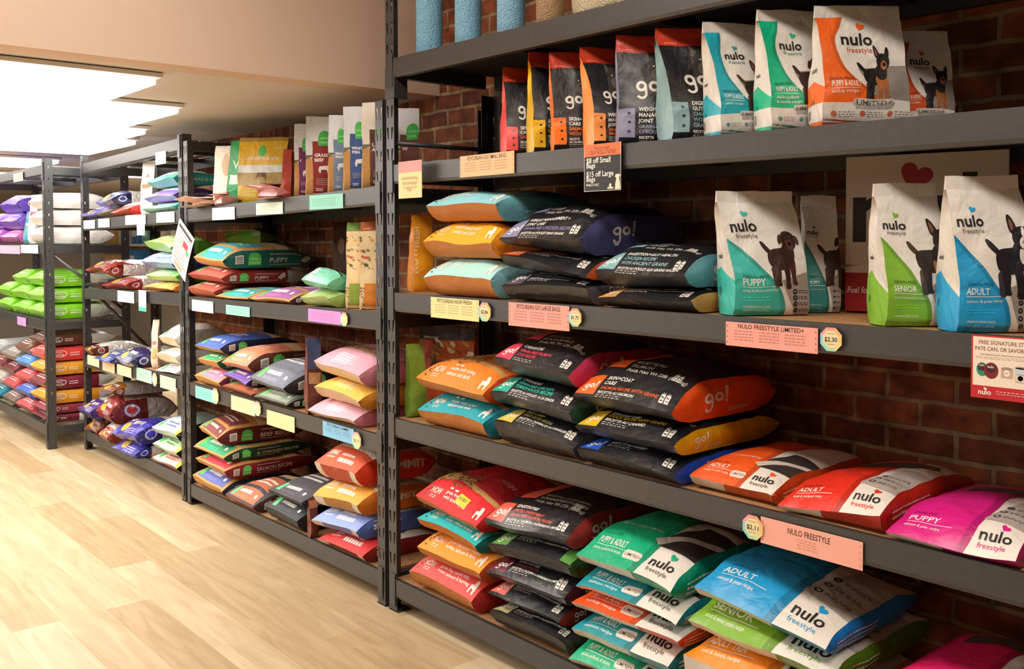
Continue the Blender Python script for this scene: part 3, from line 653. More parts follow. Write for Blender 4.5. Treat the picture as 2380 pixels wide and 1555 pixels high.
def sm(pts, n=3):      # rounds a polygon (Chaikin)
    for _ in range(n-1):
        o = []
        for i in range(len(pts)):
            a, b = pts[i], pts[(i+1) % len(pts)]; o += [(a[0]*.75+b[0]*.25, a[1]*.75+b[1]*.25), (a[0]*.25+b[0]*.75, a[1]*.25+b[1]*.75)]
        pts = o
    return pts
def dog(u, v, s, kind='shepherd'):
    """front three-quarter view of a standing dog in a box one unit high, from rounded flat areas"""
    c = dict(shepherd=('#1f1b1a', '#a8622e', '#3b322e'), lab=('#3a211b', '#5e3526', '#4a2a20'), longhair=('#2b221c', '#a8703c', '#4d3a28'), boston=('#1c1b1f', '#e6dfd6', '#34333a'))[kind]
    a, b, d = c
    def P_(pts, col, n=3):
        q = sm([(u + x*s, v + y*s) for x, y in pts], n); cx = sum(p[0] for p in q)/len(q); cy = sum(p[1] for p in q)/len(q)
        return (col, fan(q))
    o = [P_([(.02, .70), (-.06, .80), (-.10, .92), (-.04, .93), (.04, .82), (.14, .70), (.14, .60)], a if kind != 'longhair' else d),
         P_([(.04, .42), (.18, .44), (.15, .24), (.14, .10), (.17, .0), (.05, .0), (.05, .12), (.04, .26)], d),      # far hind leg
         P_([(.02, .66), (.10, .76), (.30, .78), (.46, .80), (.56, .70), (.54, .44), (.36, .36), (.18, .36), (.04, .44)], a),   # trunk
         P_([(.10, .46), (.26, .44), (.24, .26), (.22, .12), (.26, .02), (.13, .02), (.14, .14), (.10, .28)], a),
         P_([(.30, .60), (.46, .60), (.44, .34), (.42, .12), (.46, -.04), (.32, -.04), (.33, .12), (.31, .36)], b if kind in ('shepherd', 'longhair') else a),
         P_([(.44, .60), (.60, .58), (.58, .36), (.55, .16), (.62, .04), (.49, .02), (.47, .16), (.45, .36)], b if kind in ('shepherd', 'longhair') else d),
         P_([(.32, .78), (.42, .90), (.58, .88), (.62, .66), (.56, .50), (.44, .46), (.34, .56)], a)]
    if kind == 'boston': o.append(P_([(.44, .78), (.54, .76), (.54, .56), (.48, .48), (.42, .56)], b))
    if kind in ('shepherd', 'boston', 'longhair'):
        o += [P_([(.34, 1.0), (.30, 1.28), (.34, 1.34), (.42, 1.22), (.48, 1.04)], a), P_([(.56, 1.04), (.62, 1.26), (.67, 1.30), (.70, 1.2), (.68, 1.0)], a)]
        o += [P_([(.36, 1.04), (.335, 1.24), (.36, 1.26), (.42, 1.12)], '#8a5a48')]
    o += [P_([(.36, .96), (.40, 1.10), (.52, 1.14), (.66, 1.08), (.70, .94), (.66, .80), (.56, .72), (.44, .76), (.38, .84)], a)]
    if kind == 'lab': o += [P_([(.38, 1.08), (.32, 1.04), (.28, .88), (.33, .84), (.40, .94)], d), P_([(.66, 1.06), (.74, 1.02), (.76, .88), (.71, .84), (.67, .94)], d)]
    o += [P_([(.46, .90), (.54, .98), (.62, .90), (.62, .78), (.54, .72), (.46, .78)], b), P_([(.50, .88), (.55, .92), (.60, .88), (.58, .82), (.52, .82)], '#100e0f'),
          EL(u+.455*s, v+.99*s, .018*s, .016*s, '#0c0b0b', 8), EL(u+.62*s, v+.99*s, .018*s, .016*s, '#0c0b0b', 8)]
    if kind == 'shepherd': o += [P_([(.50, .80), (.58, .80), (.56, .74), (.52, .74)], '#d4706a')]
    if kind == 'boston': o += [P_([(.52, 1.12), (.56, 1.12), (.57, .94), (.52, .94)], b)]
    return o
def fan(q):      # ear clipping of a simple polygon
    def cr(a, b, c): return (b[0]-a[0])*(c[1]-a[1]) - (b[1]-a[1])*(c[0]-a[0])
    if sum(q[i-1][0]*q[i][1] - q[i][0]*q[i-1][1] for i in range(len(q))) < 0: q = q[::-1]
    q = list(q); out = []; g = 0
    while len(q) > 3 and g < 2000:
        g += 1
        for i in range(len(q)):
            a, b, c = q[i-1], q[i], q[(i+1) % len(q)]
            if cr(a, b, c) <= 0: continue
            if any(cr(a, b, p) > 0 and cr(b, c, p) > 0 and cr(c, a, p) > 0 for p in q if p not in (a, b, c)): continue
            out.append([a, b, c]); q.pop(i); break
        else: break
    out.append(q); return out
def curve(t, pts):
    for (a, x), (b, y) in zip(pts, pts[1:]):
        if t <= b: return x + (y-x)*max(0, (t-a))/(b-a)
    return pts[-1][1]
def NSTAND(c, title, sub, H, kind, limited=False, d=None):
    """tall pouch front, H in widths"""
    n = 24
    f = []
    if limited:
        def xl(y): return 0
        def xr(y): return curve(y/H, [(0, .80), (.19, .76), (.24, .66), (.3, .55), (.37, .44), (.45, .34), (.52, .27), (.6, .22), (.68, .19), (.76, .185), (.83, .21), (.9, .26), (1.05, .34)])
        ys = [H*.20 + (H*.82)*i/n for i in range(n+1)]
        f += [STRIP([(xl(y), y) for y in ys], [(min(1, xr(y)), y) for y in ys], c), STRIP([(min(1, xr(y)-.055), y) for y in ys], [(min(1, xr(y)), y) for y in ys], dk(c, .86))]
        f += [PG([(.42, .52*H), (1, .55*H), (1, .21*H), (.62, .24*H)], '#8e867e')]
        f += dog(.46, .22*H, .39*H, kind) if d is None else d
        f += [RC(0, 0, 1, .20*H, '#dcd4cb'), STRIP([(0, .045*H), (.5, .02*H), (1, .0)], [(0, .06*H), (.5, .035*H), (1, .012*H)], c), RC(0, 0, 1, .03*H, c)]
        f += [EL(.36, .20*H, .03, .045, '#dcd4cb', 12), EL(.78, .20*H, .03, .045, '#dcd4cb', 12), RC(.36, .14*H, .78, .20*H+.045, '#dcd4cb'), T('LIMITED+', .365, .175*H, .088, '#231f20', .012, 0, .41)]
        for k in range(3): f += [EL(.12+.32*k, .10*H, .035, .035, c, 14), LINES(.17+.32*k, .112*H, .18, 3, .026, .012, '#7a706a', k)]
        f += [T('GRAIN-FREE', .05, .40*H, .055, dk(c, .5), .003), T(title, .08, .345*H, .10, WH, .012, 0, .34), RC(.08, .325*H, .42, .330*H, WH)]
        v = .285*H
        for s in sub.split('|'): f.append(T(s, .08, v, .066, WH, .002, 0, .024*len(s))); v -= .07
        lx, ly = .25, .735*H
    else:
        def xr(y): return curve(y/H, [(0, .66), (.10, .66), (.18, .63), (.25, .57), (.33, .48), (.42, .38), (.50, .28), (.58, .17), (.64, .07), (.68, 0)])
        ys = [H*.68*i/n for i in range(n+1)]
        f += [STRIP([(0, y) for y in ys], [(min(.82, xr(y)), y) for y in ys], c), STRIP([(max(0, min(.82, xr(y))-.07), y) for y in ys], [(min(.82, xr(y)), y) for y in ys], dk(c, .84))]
        f += [PG([(.62, .30*H), (1, .38*H), (1, 0), (.80, 0)], '#a3978c')]
        f += dog(.47, .24*H, .44*H, kind) if d is None else d
        for k in range(4): f += [EL(.80, (.20-.052*k)*H, .033, .033, '#231f20', 14), EL(.80, (.20-.052*k)*H, .017, .012, '#c9beb2', 8), LINES(.85, (.205-.052*k)*H, .13, 2, .025, .01, '#3a3532', k)]
        f += [T('GRAIN-FREE', .10, .325*H, .062, dk(c, .5), .004), T(title, .09, .262*H, .13, WH, .014, 0, .058*len(title)), RC(.09, .245*H, .52, .250*H, WH), T(sub, .09, .208*H, .052, WH, .002, 0, .46), LINES(.10, .155*H, .34, 2, .04, .015, dk(c, 1.25), 2), T('PREMIUM DOG FOOD', .10, .07*H, .036, WH, .008), T('NET WT 4.5 lb (2.04 kg)', .10, .04*H, .034, WH, .004)]
        lx, ly = .06, .735*H
    f += [T('nulo', lx, ly, .20, '#26221f', .022, 0, .37), HEART(lx+.24, ly+.22, .06, c), T('freestyle', lx+.06, ly-.085, .085, dk(c, .8) if limited else '#6b6561', .0)]
    ls = [STRIP([(0, 0), (0, .2*H), (0, .38*H)], [(.9, 0), (.9, .2*H), (.2, .42*H)], c), T('nulo', .08, .50*H, .10, '#26221f', .016), EL(.2, .2*H, .07, .07, dk(c, .7), 14)]
    if limited: ls += [RC(0, .04*H, 1, .2*H, '#dcd4cb')] + BARCODE(.04, .05*H, .16, .12*H)
    return dict(top='#e9e2d9', base='#d9d0c6', side='#ddd5cb', front=f, lside=ls, seal='#e9e2d9' if not limited else '#ddd6cd')
def GSTAND(c, lines, H):
    f = [RC(0, .07*H, .30, .36*H, c), RC(0, .925*H, 1, 1.01*H, '#c8391c'), T('petcurean', .12, .945*H, .055, '#f0a58a', .006)]
    for k in range(3): f += [EL(.19, (.31-.09*k)*H, .032, .028, INK, 10)]
    f += [PG([(.50, .52*H), (.54, .74*H), (.62, .86*H), (.70, .90*H), (.84, .89*H), (.96, .84*H), (1, .70*H), (1, .5*H), (.8, .46*H)], '#3e3835'), PG([(.56, .80*H), (.53, .93*H), (.60, .90*H), (.66, .87*H)], '#5c524c'), PG([(.84, .86*H), (.93, .92*H), (.98, .80*H)], '#5c524c'), EL(.76, .70*H, .13, .07*H, '#6e625a', 16), EL(.70, .79*H, .025, .018, '#d8c8a8', 8), EL(.86, .78*H, .025, .018, '#d8c8a8', 8), EL(.78, .73*H, .04, .025, INK, 8)]
    f += [LOGO(.32, .50*H, .46, '#e9e0d4')]
    v = .33*H
    for s, col, sz in lines: f.append(T(s, .37, v, sz, col, .02)); v -= sz*1.02
    f.append(LINES(.37, v+.03, .5, 3, .045, .018, '#cfc7bd', 3))
    return dict(top='#1d1b1d', base='#141314', side=c, front=f, lside=[LOGO(.20, .06*H, .17, WH, PI/2)], seal='#c8391c', sc='coloured')
def OPENSTAND(c, txt, H, body=KRAFT, topc='#dcd9d2'):
    f = [RC(0, .50*H, 1, 1.01*H, topc), PG([(0, .48*H), (.3, .52*H), (.6, .49*H), (1, .53*H), (1, .56*H), (0, .54*H)], '#6f6a50'), RC(.28, .04*H, 1, .72*H, c), RC(.52, .66*H, .98, .78*H, '#43b549'), EL(.75, .78*H, .23, .09*H, '#43b549', 18), T('OPEN', .57, .75*H, .13, '#a4e89c', .012), T('FARM', .57, .69*H, .13, '#a4e89c', .012)]
    v = .52*H
    for s in txt.split('|'): f.append(T(s, .36, v, .19, WH, .03)); v -= .2
    f += [PG([(.5, .34*H), (.55, .39*H), (.9, .40*H), (.93, .30*H), (.88, .30*H), (.86, .34*H), (.62, .34*H), (.6, .30*H), (.56, .30*H)], '#e5dfd6'), LINES(.4, .22*H, .5, 4, .07, .02, '#cfc4ba', 4), LINES(.4, .09*H, .3, 2, .07, .03, WH, 5)]
    return dict(top=body, base=body, side=body, front=f, mat='paper', lside=[RC(0, .5*H, 1, 1.01*H, topc)], seal=topc)
# ------------------------------------------------------------------ placing
FRONT_Y = -.012
def stack(shelf, group, bags, Y=FRONT_Y, L=.47, base=None, k=.55, **kw):
    """bags bottom first: (pxL, pyL, pxR, pyR, style, label, options); pixels are the corners of the front lip"""
    info = []
    for b in bags:
        o = b[6] if len(b) > 6 else {}
        a, c = at(b[0], b[1], o.get('Y', Y)), at(b[2], b[3], o.get('Y', Y)); info.append((a, c, b[4], b[5], o))
    ln = lambda a, c: (lambda x: a.z + (c.z-a.z)*(x-a.x)/(c.x-a.x))
    low = base or (lambda x: Z[shelf](x) + .001)
    out = []
    for i, (a, c, st, lb, o) in enumerate(info):
        zl = [a.z, c.z]; zb = [low(a.x), low(c.x)]
        if o.get('b'): zb = [zl[0]-o['b'], zl[1]-o['b']]
        zl = [max(zl[j], zb[j]+.014) for j in (0, 1)]
        if i+1 < len(info) and not o.get('T'):
            n = info[i+1]; f = ln(n[0], n[1]); kk = o.get('k', k)
            zt = [zl[j] + kk*max(.02, min(f(x), zl[j]+.25)-zl[j]) for j, x in ((0, a.x), (1, c.x))]
            zt = [max(zt[0], zl[0]+.02), max(zt[1], zl[1]+.02)]
            s0 = ln(Vector((a.x, 0, zt[0])), Vector((c.x, 0, zt[1])))
            x0, x1 = a.x, c.x
            def low(x, s0=s0, x0=x0, x1=x1): return s0(min(max(x, x0), x1)) + .002
        else:
            Tt = o.get('T', .08); zt = [zl[0]+Tt, zl[1]+o.get('T2', Tt)]
            s0 = ln(Vector((a.x, 0, zt[0])), Vector((c.x, 0, zt[1]))); x0, x1 = a.x, c.x
            def low(x, s0=s0, x0=x0, x1=x1): return s0(min(max(x, x0), x1)) + .002
        q = dict(kw); q.update({k_: v for k_, v in o.items() if k_ not in ('T', 'T2', 'Y', 'b', 'k')})
        q.setdefault('L', L); q.setdefault('cap', i+1 < len(info) and not o.get('T')); q.setdefault('yaw', math.radians(random.uniform(-.5, .5)))
        out.append(lying_bag(a.x+.002, c.x-.002, o.get('Y', Y), zb, zt, zl, st, lb, group, **q))
    return out
def stand(shelf, group, pxl, pyl, pxr, pyt, Y, psi, st, label, D=.09, z=None, **kw):
    """front panel: lower left pixel (pxl, pyl), lower right column pxr, top row pyt; psi in degrees. The depth Y is that of the lower left corner"""
    psi = math.radians(psi); p = at(pxl, pyl, Y); zz = (Z[shelf](p.x) + .001) if z is None else z
    q = atv(pxr, pyl, p, psi); W = math.hypot(q.x-p.x, q.y-p.y); mid = (pxl+pxr)/2
    if z is None: zz = max(zz, Z[shelf](q.x) + .001)
    H = atv(mid, pyt, p, psi).z - zz - kw.get('sealh', .03)*(0 if kw.get('single') else 1)
    if callable(st): st = st(H/W)
    return pouch((p.x, p.y), zz, H, W, D, psi, st, label, group, **kw)
def card(pts, th, art, col, label, cat, Y=-.0075, name='price_sign', group=None, psi=0, edge=None):
    """flat card hung on the beam: pixel corners left-top, right-top(x only), left-bottom row"""
    (x0, yt), x1, yb = pts[:3]
    p = at(x0, yt, Y); ps = math.radians(psi); q = atv(x1, yt, p, ps); b = atv(x0, yb, p, ps)
    W = math.hypot(q.x-p.x, q.y-p.y); H = p.z - b.z
    r = MB(); pn = Panel(lambda u, v: Vector((u*W, 0, v*H)), W, H, max(W, H)/2)
    if callable(art): art = art(H/W)
    pn.emit(r, col, flat(art), W)
    bk = [(0, th, 0), (W, th, 0), (W, th, H), (0, th, H)]; r.poly(bk[::-1], edge or col)
    fr = [(0, 0, 0), (W, 0, 0), (W, 0, H), (0, 0, H)]
    for i in range(4): j = (i+1) % 4; r.poly([bk[i], bk[j], fr[j], fr[i]], edge or col)
    o = r.build(name, M['card']); o.location = (p.x, p.y, b.z); o.rotation_euler = (0, 0, ps); tag(o, label, cat, group); return o
def octa(px, py, rx, txt, label, Y=-.012, name='price_tag'):
    p = at(px, py, Y); rr = (at(px+rx, py, Y) - p).length
    pts = [(1 + math.cos(PI/8+i*PI/4), 1 + math.sin(PI/8+i*PI/4)) for i in range(8)]
    r = MB(); cols = ['#f0b46a', '#f29a86', '#f0a6b4', '#8fd0e0', '#86dcc8', '#a8dcb0', '#e6dc8c', '#f2c870']
    for i in range(8): j = (i+1) % 8; r.poly([(0, 0, 0)] + [((pts[k][0]-1)*rr, 0, (pts[k][1]-1)*rr) for k in (i, j)], cols[i])
    for i in range(8):
        j = (i+1) % 8; a, b = [((pts[k][0]-1)*rr, 0, (pts[k][1]-1)*rr) for k in (i, j)]; r.poly([a, (a[0], .001, a[2]), (b[0], .001, b[2]), b], '#d8d0c0')
    r.poly([((x-1)*rr, .001, (y-1)*rr) for x, y in pts][::-1], '#d8d0c0')
    r.poly([((x-1)*rr*.74, -.0003, (y-1)*rr*.74) for x, y in pts], '#e9dcae')
    ps, wd = text_tris(txt, 1, .015, 0) if txt else ([], 1)
    for q in ps: r.poly([((x/wd-.5)*rr*1.1, -.0007, (y-.35)*rr*.5) for x, y in q], '#26221c')
    for v in (.42, -.42): r.poly([(-rr*.35, -.0006, rr*v), (rr*.35, -.0006, rr*v), (rr*.35, -.0006, rr*v+rr*.08), (-rr*.35, -.0006, rr*v+rr*.08)], '#c9b06a')
    o = r.build(name, M['card']); o.location = p; tag(o, label, 'price tag'); return o
def PRICE(title, col, ink='#2b2620', n=4, dots=True):
    def f(h):
        sz = min(.085, h*.26); a = [T(title, .5-.36, h*.76, sz, ink, .006, 0, .72)]
        for k in range(3): a.append(LINES(.10+.28*k, h*.62, .22, n, h*.12, h*.045, dk(col, .80), k))
        if dots:
            for k in range(4): a += [EL(.02, h*(.15+.23*k), .008, .008, dk(col, .7), 6), EL(.98, h*(.15+.23*k), .008, .008, dk(col, .7), 6)]
        return a
    return f
# ------------------------------------------------------------------ nearest unit
W_ = WH
G2 = 'pouches standing on the second shelf of the nearest unit'
def gl(*a): return [(s, c, z) for s, c, z in a]
RX = '#f04a4a'; YL = '#e8b80c'; OR = '#ff7a12'; LO = '#ff9a4a'; LV = '#8d8ca8'; GB = '#88a8ac'
for (a, b, c, t, yy, ps, col, ln, lb, lean, d) in (
    (1177, 353, 1262, 152, .06, 62, RX, gl(('SENSI', W_, .12), ('CARE', W_, .12), ('LAMB', RX, .12), ('RECETTE', W_, .07)), 'black upright pouch with red side and red tab, leftmost in its row', 0, .10),
    (1241, 350, 1330, 117, .05, 62, YL, gl(('SKIN+', W_, .12), ('COAT', W_, .12), ('DUCK', YL, .12), ('RECETTE', W_, .07)), 'black upright pouch with bright yellow side and yellow tab', -.06, .10),
    (1288, 344, 1378, 118, .03, 56, OR, gl(('SKIN+', W_, .12), ('CARE', W_, .12), ('SALMON', OR, .12), ('WITH', OR, .12), ('RECETTE', W_, .07), ('AU SAUMON', W_, .07)), 'black upright pouch with a vivid orange tab and a large white letter g', -.08, .06),
    (1380, 339, 1466, 103, .03, 62, LO, gl(('WEIGHT', W_, .12), ('MAINT', W_, .12), ('JOINT', W_, .12), ('GRAIN', OR, .1), ('SALMON', OR, .1)), 'black upright pouch with pale orange side, slumped backward', -.22, .11),
    (1439, 330, 1560, 78, .02, 50, LV, gl(('WEIGHT', W_, .105), ('MANAGE', W_, .105), ('JOINT', W_, .105), ('GRAIN-', LV, .10), ('CHICKEN', LV, .10), ('RECETTE', W_, .07), ('SANS G', W_, .07)), 'black upright pouch with lavender tab and bright red top strip', -.04, .07),
    (1563, 319, 1682, 56, .02, 60, GB, gl(('DIGEST+', W_, .10), ('GUT H', W_, .10), ('CHICKEN', GB, .10), ('WITH', GB, .10), ('GRAINS', GB, .10), ('RECETTE', W_, .07), ('AUX GR', W_, .07)), 'black upright pouch with wide grey-green side and crumpled red top', -.16, .12)):
    stand('R2', G2, a, b, c, t, yy, ps, (lambda h, col=col, ln=ln: GSTAND(col, ln, h)), lb, D=d, lean=lean)
TE, GR, ON = '#1fa6b8', '#0db483', '#f4671a'
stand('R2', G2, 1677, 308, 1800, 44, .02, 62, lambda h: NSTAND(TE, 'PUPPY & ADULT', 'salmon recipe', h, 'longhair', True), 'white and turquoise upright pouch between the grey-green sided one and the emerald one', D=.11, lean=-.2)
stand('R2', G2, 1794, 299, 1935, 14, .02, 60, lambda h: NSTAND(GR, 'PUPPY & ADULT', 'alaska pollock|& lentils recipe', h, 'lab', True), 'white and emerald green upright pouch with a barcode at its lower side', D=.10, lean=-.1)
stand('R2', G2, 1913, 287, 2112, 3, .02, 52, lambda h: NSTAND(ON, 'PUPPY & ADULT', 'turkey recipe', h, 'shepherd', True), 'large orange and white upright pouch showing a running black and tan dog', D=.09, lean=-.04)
stand('R2', G2, 2085, 271, 2214, 64, .25, 48, lambda h: NSTAND('#d8501c', 'PUPPY & ADULT', 'turkey recipe', h, 'shepherd', True), 'orange and white upright pouch half hidden in the shade, rightmost in its row', D=.08)  # orange darkened against the pouch in front; shade put into its colour

G3 = 'bags stacked on the third shelf of the nearest unit'
PKH = '#8fd0d0'
stack('R3', G3, [
    (988, 645, 1147, 651, NOW('#a9dcd8', 'adult recipe', 'with trout', '#79b8c4'), 'pale blue fronted bag with brown paper base, lowest of the left stack'),
    (988, 562, 1147, 566, NOW('#efa818', 'small breed recipe', 'turkey and duck', '#ef9a18'), 'amber yellow fronted bag with brown paper base between two pale blue ones'),
    (994, 479, 1158, 474, NOW('#8fcfd8', 'puppy recipe', 'grain free', '#6fb3bf'), 'pale blue fronted bag topping the left stack under the orange price card', dict(T=.045, k=.5))], sl=.08, L=.5)
stack('R3', G3, [
    (1170, 664, 1370, 671, GO('#57525f', gl(('JOINT CARE', W_, .045), ('GRAIN-FREE CHICKEN RECIPE', '#8b879a', .04), ('RECETTE AU POULET SANS GRAINS', W_, .03)), 'poulet'), 'black bag with dark grey lavender tab, lowest of the middle stack'),
    (1166, 592, 1368, 646, GO('#e05a24', gl(('SALMON RECIPE', '#e8582a', .045), ('RECETTE AU SAUMON SANS GRAINS', W_, .035)), 'saumon', False), 'black bag with an orange side, sagging to the right in the middle stack', dict(k=.5)),
    (1165, 557, 1352, 556, GO('#8a86a8', gl(('WEIGHT MANAGEMENT +', W_, .045), ('JOINT CARE', W_, .045), ('GRAIN-FREE CHICKEN RECIPE', '#8b87b0', .045), ('RECETTE AU POULET SANS GRAINS', W_, .034)), 'poulet', cg='#4c4a78'), 'black bag with a purple side marked in grey letters, topmost of the middle stack', dict(T=.10, T2=.105, L=.52, sl=.13, bi=.07))])
stack('R3', G3, [
    (1387, 696, 1612, 697, GO('#d09a4e', gl(('WITH ANCIENT GRAINS', '#d09a4e', .045), ('RECETTE AU SAUMON AUX GRAINS', W_, .036)), 'saumon', False, cg='#c08a48'), 'black bag with a tan side, flattened under the teal sided one'),
    (1384, 630, 1598, 640, GO('#7fb0b4', gl(('DIGESTION+GUT HEALTH', W_, .048), ('CHICKEN RECIPE', '#8fb8bc', .048), ('WITH ANCIENT GRAINS', '#8fb8bc', .048), ('RECETTE AU POULET AUX GRAINS ANCIENS', W_, .034)), 'poulet', cg='#5a9aa6'), 'black bag with a teal side next to the turquoise upright bag', dict(T=.075, L=.5, sl=.12, bi=.06, k=.5))], k=.42)
stand('R3', G3, 963, 677, 1005, 500, .10, 78, PLAIN('#ef9a14', '#e88c10', art=[T('NOW', .15, .9, .5, '#f8d090', .03, rot=PI/2), T('FRESH', .3, 2.2, .4, '#f8d090', .02, rot=PI/2)]), 'amber orange bag standing upright against the post behind the left stack', D=.07, sealh=.02, lean=.1)
G3S = 'large pouches standing on the third shelf of the nearest unit'
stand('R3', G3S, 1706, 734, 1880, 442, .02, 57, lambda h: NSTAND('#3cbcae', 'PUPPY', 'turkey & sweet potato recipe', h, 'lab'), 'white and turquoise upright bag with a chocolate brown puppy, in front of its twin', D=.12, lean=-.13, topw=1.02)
stand('R3', G3S, 1872, 728, 1952, 454, .26, 46, lambda h: NSTAND('#2a8a84', 'PUPPY', 'turkey & sweet potato', h, 'lab'), 'white and turquoise upright bag in shade, half hidden behind its twin', D=.07, lean=-.05)  # darker turquoise than its twin: shade put into the print colour
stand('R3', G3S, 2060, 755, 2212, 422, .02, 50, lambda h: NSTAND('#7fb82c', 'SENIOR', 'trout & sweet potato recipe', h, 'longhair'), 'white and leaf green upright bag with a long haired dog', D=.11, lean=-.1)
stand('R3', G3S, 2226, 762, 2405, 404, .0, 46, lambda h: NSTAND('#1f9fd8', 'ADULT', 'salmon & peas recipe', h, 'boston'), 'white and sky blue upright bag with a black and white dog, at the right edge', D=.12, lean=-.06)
# display poster behind them
def poster(h): return [RC(0, 0, 1, .30*h, '#a8161e'), PG([(0, .29*h), (.3, .32*h), (1, .27*h), (1, .25*h), (0, .25*h)], '#d8cdc0'), T('nulo', .02, .46*h, .62, '#1b1a1c', .02, 0, 1.2), HEART(.45, .86*h, .13, '#a3231f', .35), T('Fuel for', .012, .12*h, .06, WH, .012, .15, .155)]
card(((1967, 366), 2345, 722), .012, poster, '#cfc3b4', 'white display board with a red heart and red foot behind the upright bags', 'display board', Y=.36, name='display_board', psi=14)

G4 = 'bags stacked on the fourth shelf of the nearest unit'
stand('R4', G4, 952, 970, 990, 800, .05, 80, PLAIN('#7e9a34', '#6c8a2c'), 'olive green pouch standing on edge against the left post', D=.045, sealh=.02, lean=.0)
def veg(h): return [RC(0, .93*h, 1, 1.02*h, '#2a2124'), T('petcurean', .08, .95*h, .07, W_, .01)] + SPECKS(0, .45*h, 1, .9*h, 60, .07, ['#b83020', '#d86a24', '#4a5a24', '#e8d8c0', '#8a2028', '#c8902c'], 5)
stand('R4', G4, 970, 962, 1098, 762, .16, 30, lambda h: dict(top='#b8501c', base='#a04818', side='#c86020', front=veg(h), seal='#2a2124'), 'orange pouch printed with vegetables, standing behind the left stack', D=.07)
stack('R4', G4, [
    (974, 951, 1129, 986, NOW('#1f9fae', 'recipe with turkey,', 'salmon and duck', '#14808e'), 'turquoise fronted bag with brown paper base below the orange one', dict(k=.6)),
    (971, 876, 1129, 918, NOW('#ec8424', 'recipe with turkey,', 'salmon and duck', '#d8521c'), 'orange fronted bag with kibble print, topping the short left stack', dict(T=.07, L=.48))], sl=.12)
stack('R4', G4, [
    (1152, 977, 1338, 1046, GO('#d6c24e', gl(('FREE LAMB+', '#c8c060', .045), ('WILD BOAR RECIPE', '#c8c060', .045), ("RECETTE A L'AGNEAU ET AU SANGLIER", W_, .034)), 'agneau', cg='#2a2a2c'), 'black bag with a pale yellow tab, lowest of the pink topped stack'),
    (1142, 912, 1330, 961, GO('#1fae98', gl(('CARNIVORE', W_, .045), ('GRAIN-FREE CHICKEN', '#2fc8ae', .045), ('TURKEY+DUCK RECIPE', '#2fc8ae', .045), ('RECETTE AU POULET, A LA DINDE', W_, .034)), 'canard', cg='#0f4a3a'), 'black bag with an aqua green tab, middle of the pink topped stack'),
    (1150, 834, 1326, 875, GO('#e0405c', gl(('CARNIVORE', W_, .05), ('GRAIN-FREE SALMON', '#e0405c', .045), ('COD RECIPE', '#e0405c', .045)), 'morue', cg='#d03a5e', top2=('RECETTE AU', 'ET A LA MORUE', 'Poids Net Wt 22lb (9.98kg)')), 'black bag with a raspberry pink side, topmost of its stack', dict(T=.085, L=.5, sl=.14, bi=.07))], L=.48)
stack('R4', G4, [
    (1346, 1042, 1572, 1108, GO('#1f52c0', gl(('CHICKEN RECIPE WITH GRAINS', '#1f5fd0', .04), ('RECETTE AU POULET', W_, .04)), 'poulet', cg='#1448b8'), 'black bag with a royal blue side, lowest of the orange topped stack'),
    (1341, 989, 1573, 1036, GO('#e0b414', gl(('SKIN+COAT CARE', W_, .035), ('DUCK RECIPE WITH GRAINS', '#e8b414', .045), ('RECETTE AU CANARD', W_, .04)), 'canard', cg='#d8a410'), 'black bag with a golden yellow side between the orange and the blue one'),
    (1336, 918, 1566, 962, GO('#f0641c', gl(('SKIN+COAT', W_, .048), ('CARE', W_, .048), ('SALMON RECIPE WITH GRAINS', '#f0641c', .042), ('RECETTE AU SAUMON', W_, .036)), 'saumon', cg='#e8521a', top2=('RECETTE AU', 'SAUMON', 'Poids Net Wt 22lb (9.98kg)')), 'black bag with a bright orange side, topmost of the widest stack', dict(T=.10, L=.52, sl=.15, bi=.08))], L=.52)
NO = dict(L=.5, sl=.12, bi=.03)
stack('R4', G4, [(1606, 1103, 1800, 1150, NULO('#ee5a1e', 'ADULT', 'puppy & adult recipe', True), 'flat orange and white bag lying beside the blue sided one', dict(T=.05, Y=.03, **NO))])
stack('R4', G4, [(1810, 1172, 2052, 1198, NULO('#e0301c', 'ADULT', 'lamb & chickpeas recipe'), 'flat red and white bag lying between the orange and the pink one', dict(T=.055, Y=.01, **NO))])
stack('R4', G4, [(2062, 1234, 2368, 1303, NULO('#d81c84', 'PUPPY', 'salmon & peas recipe'), 'flat magenta and white bag lying at the right end of its shelf', dict(T=.055, Y=.0, **NO))])

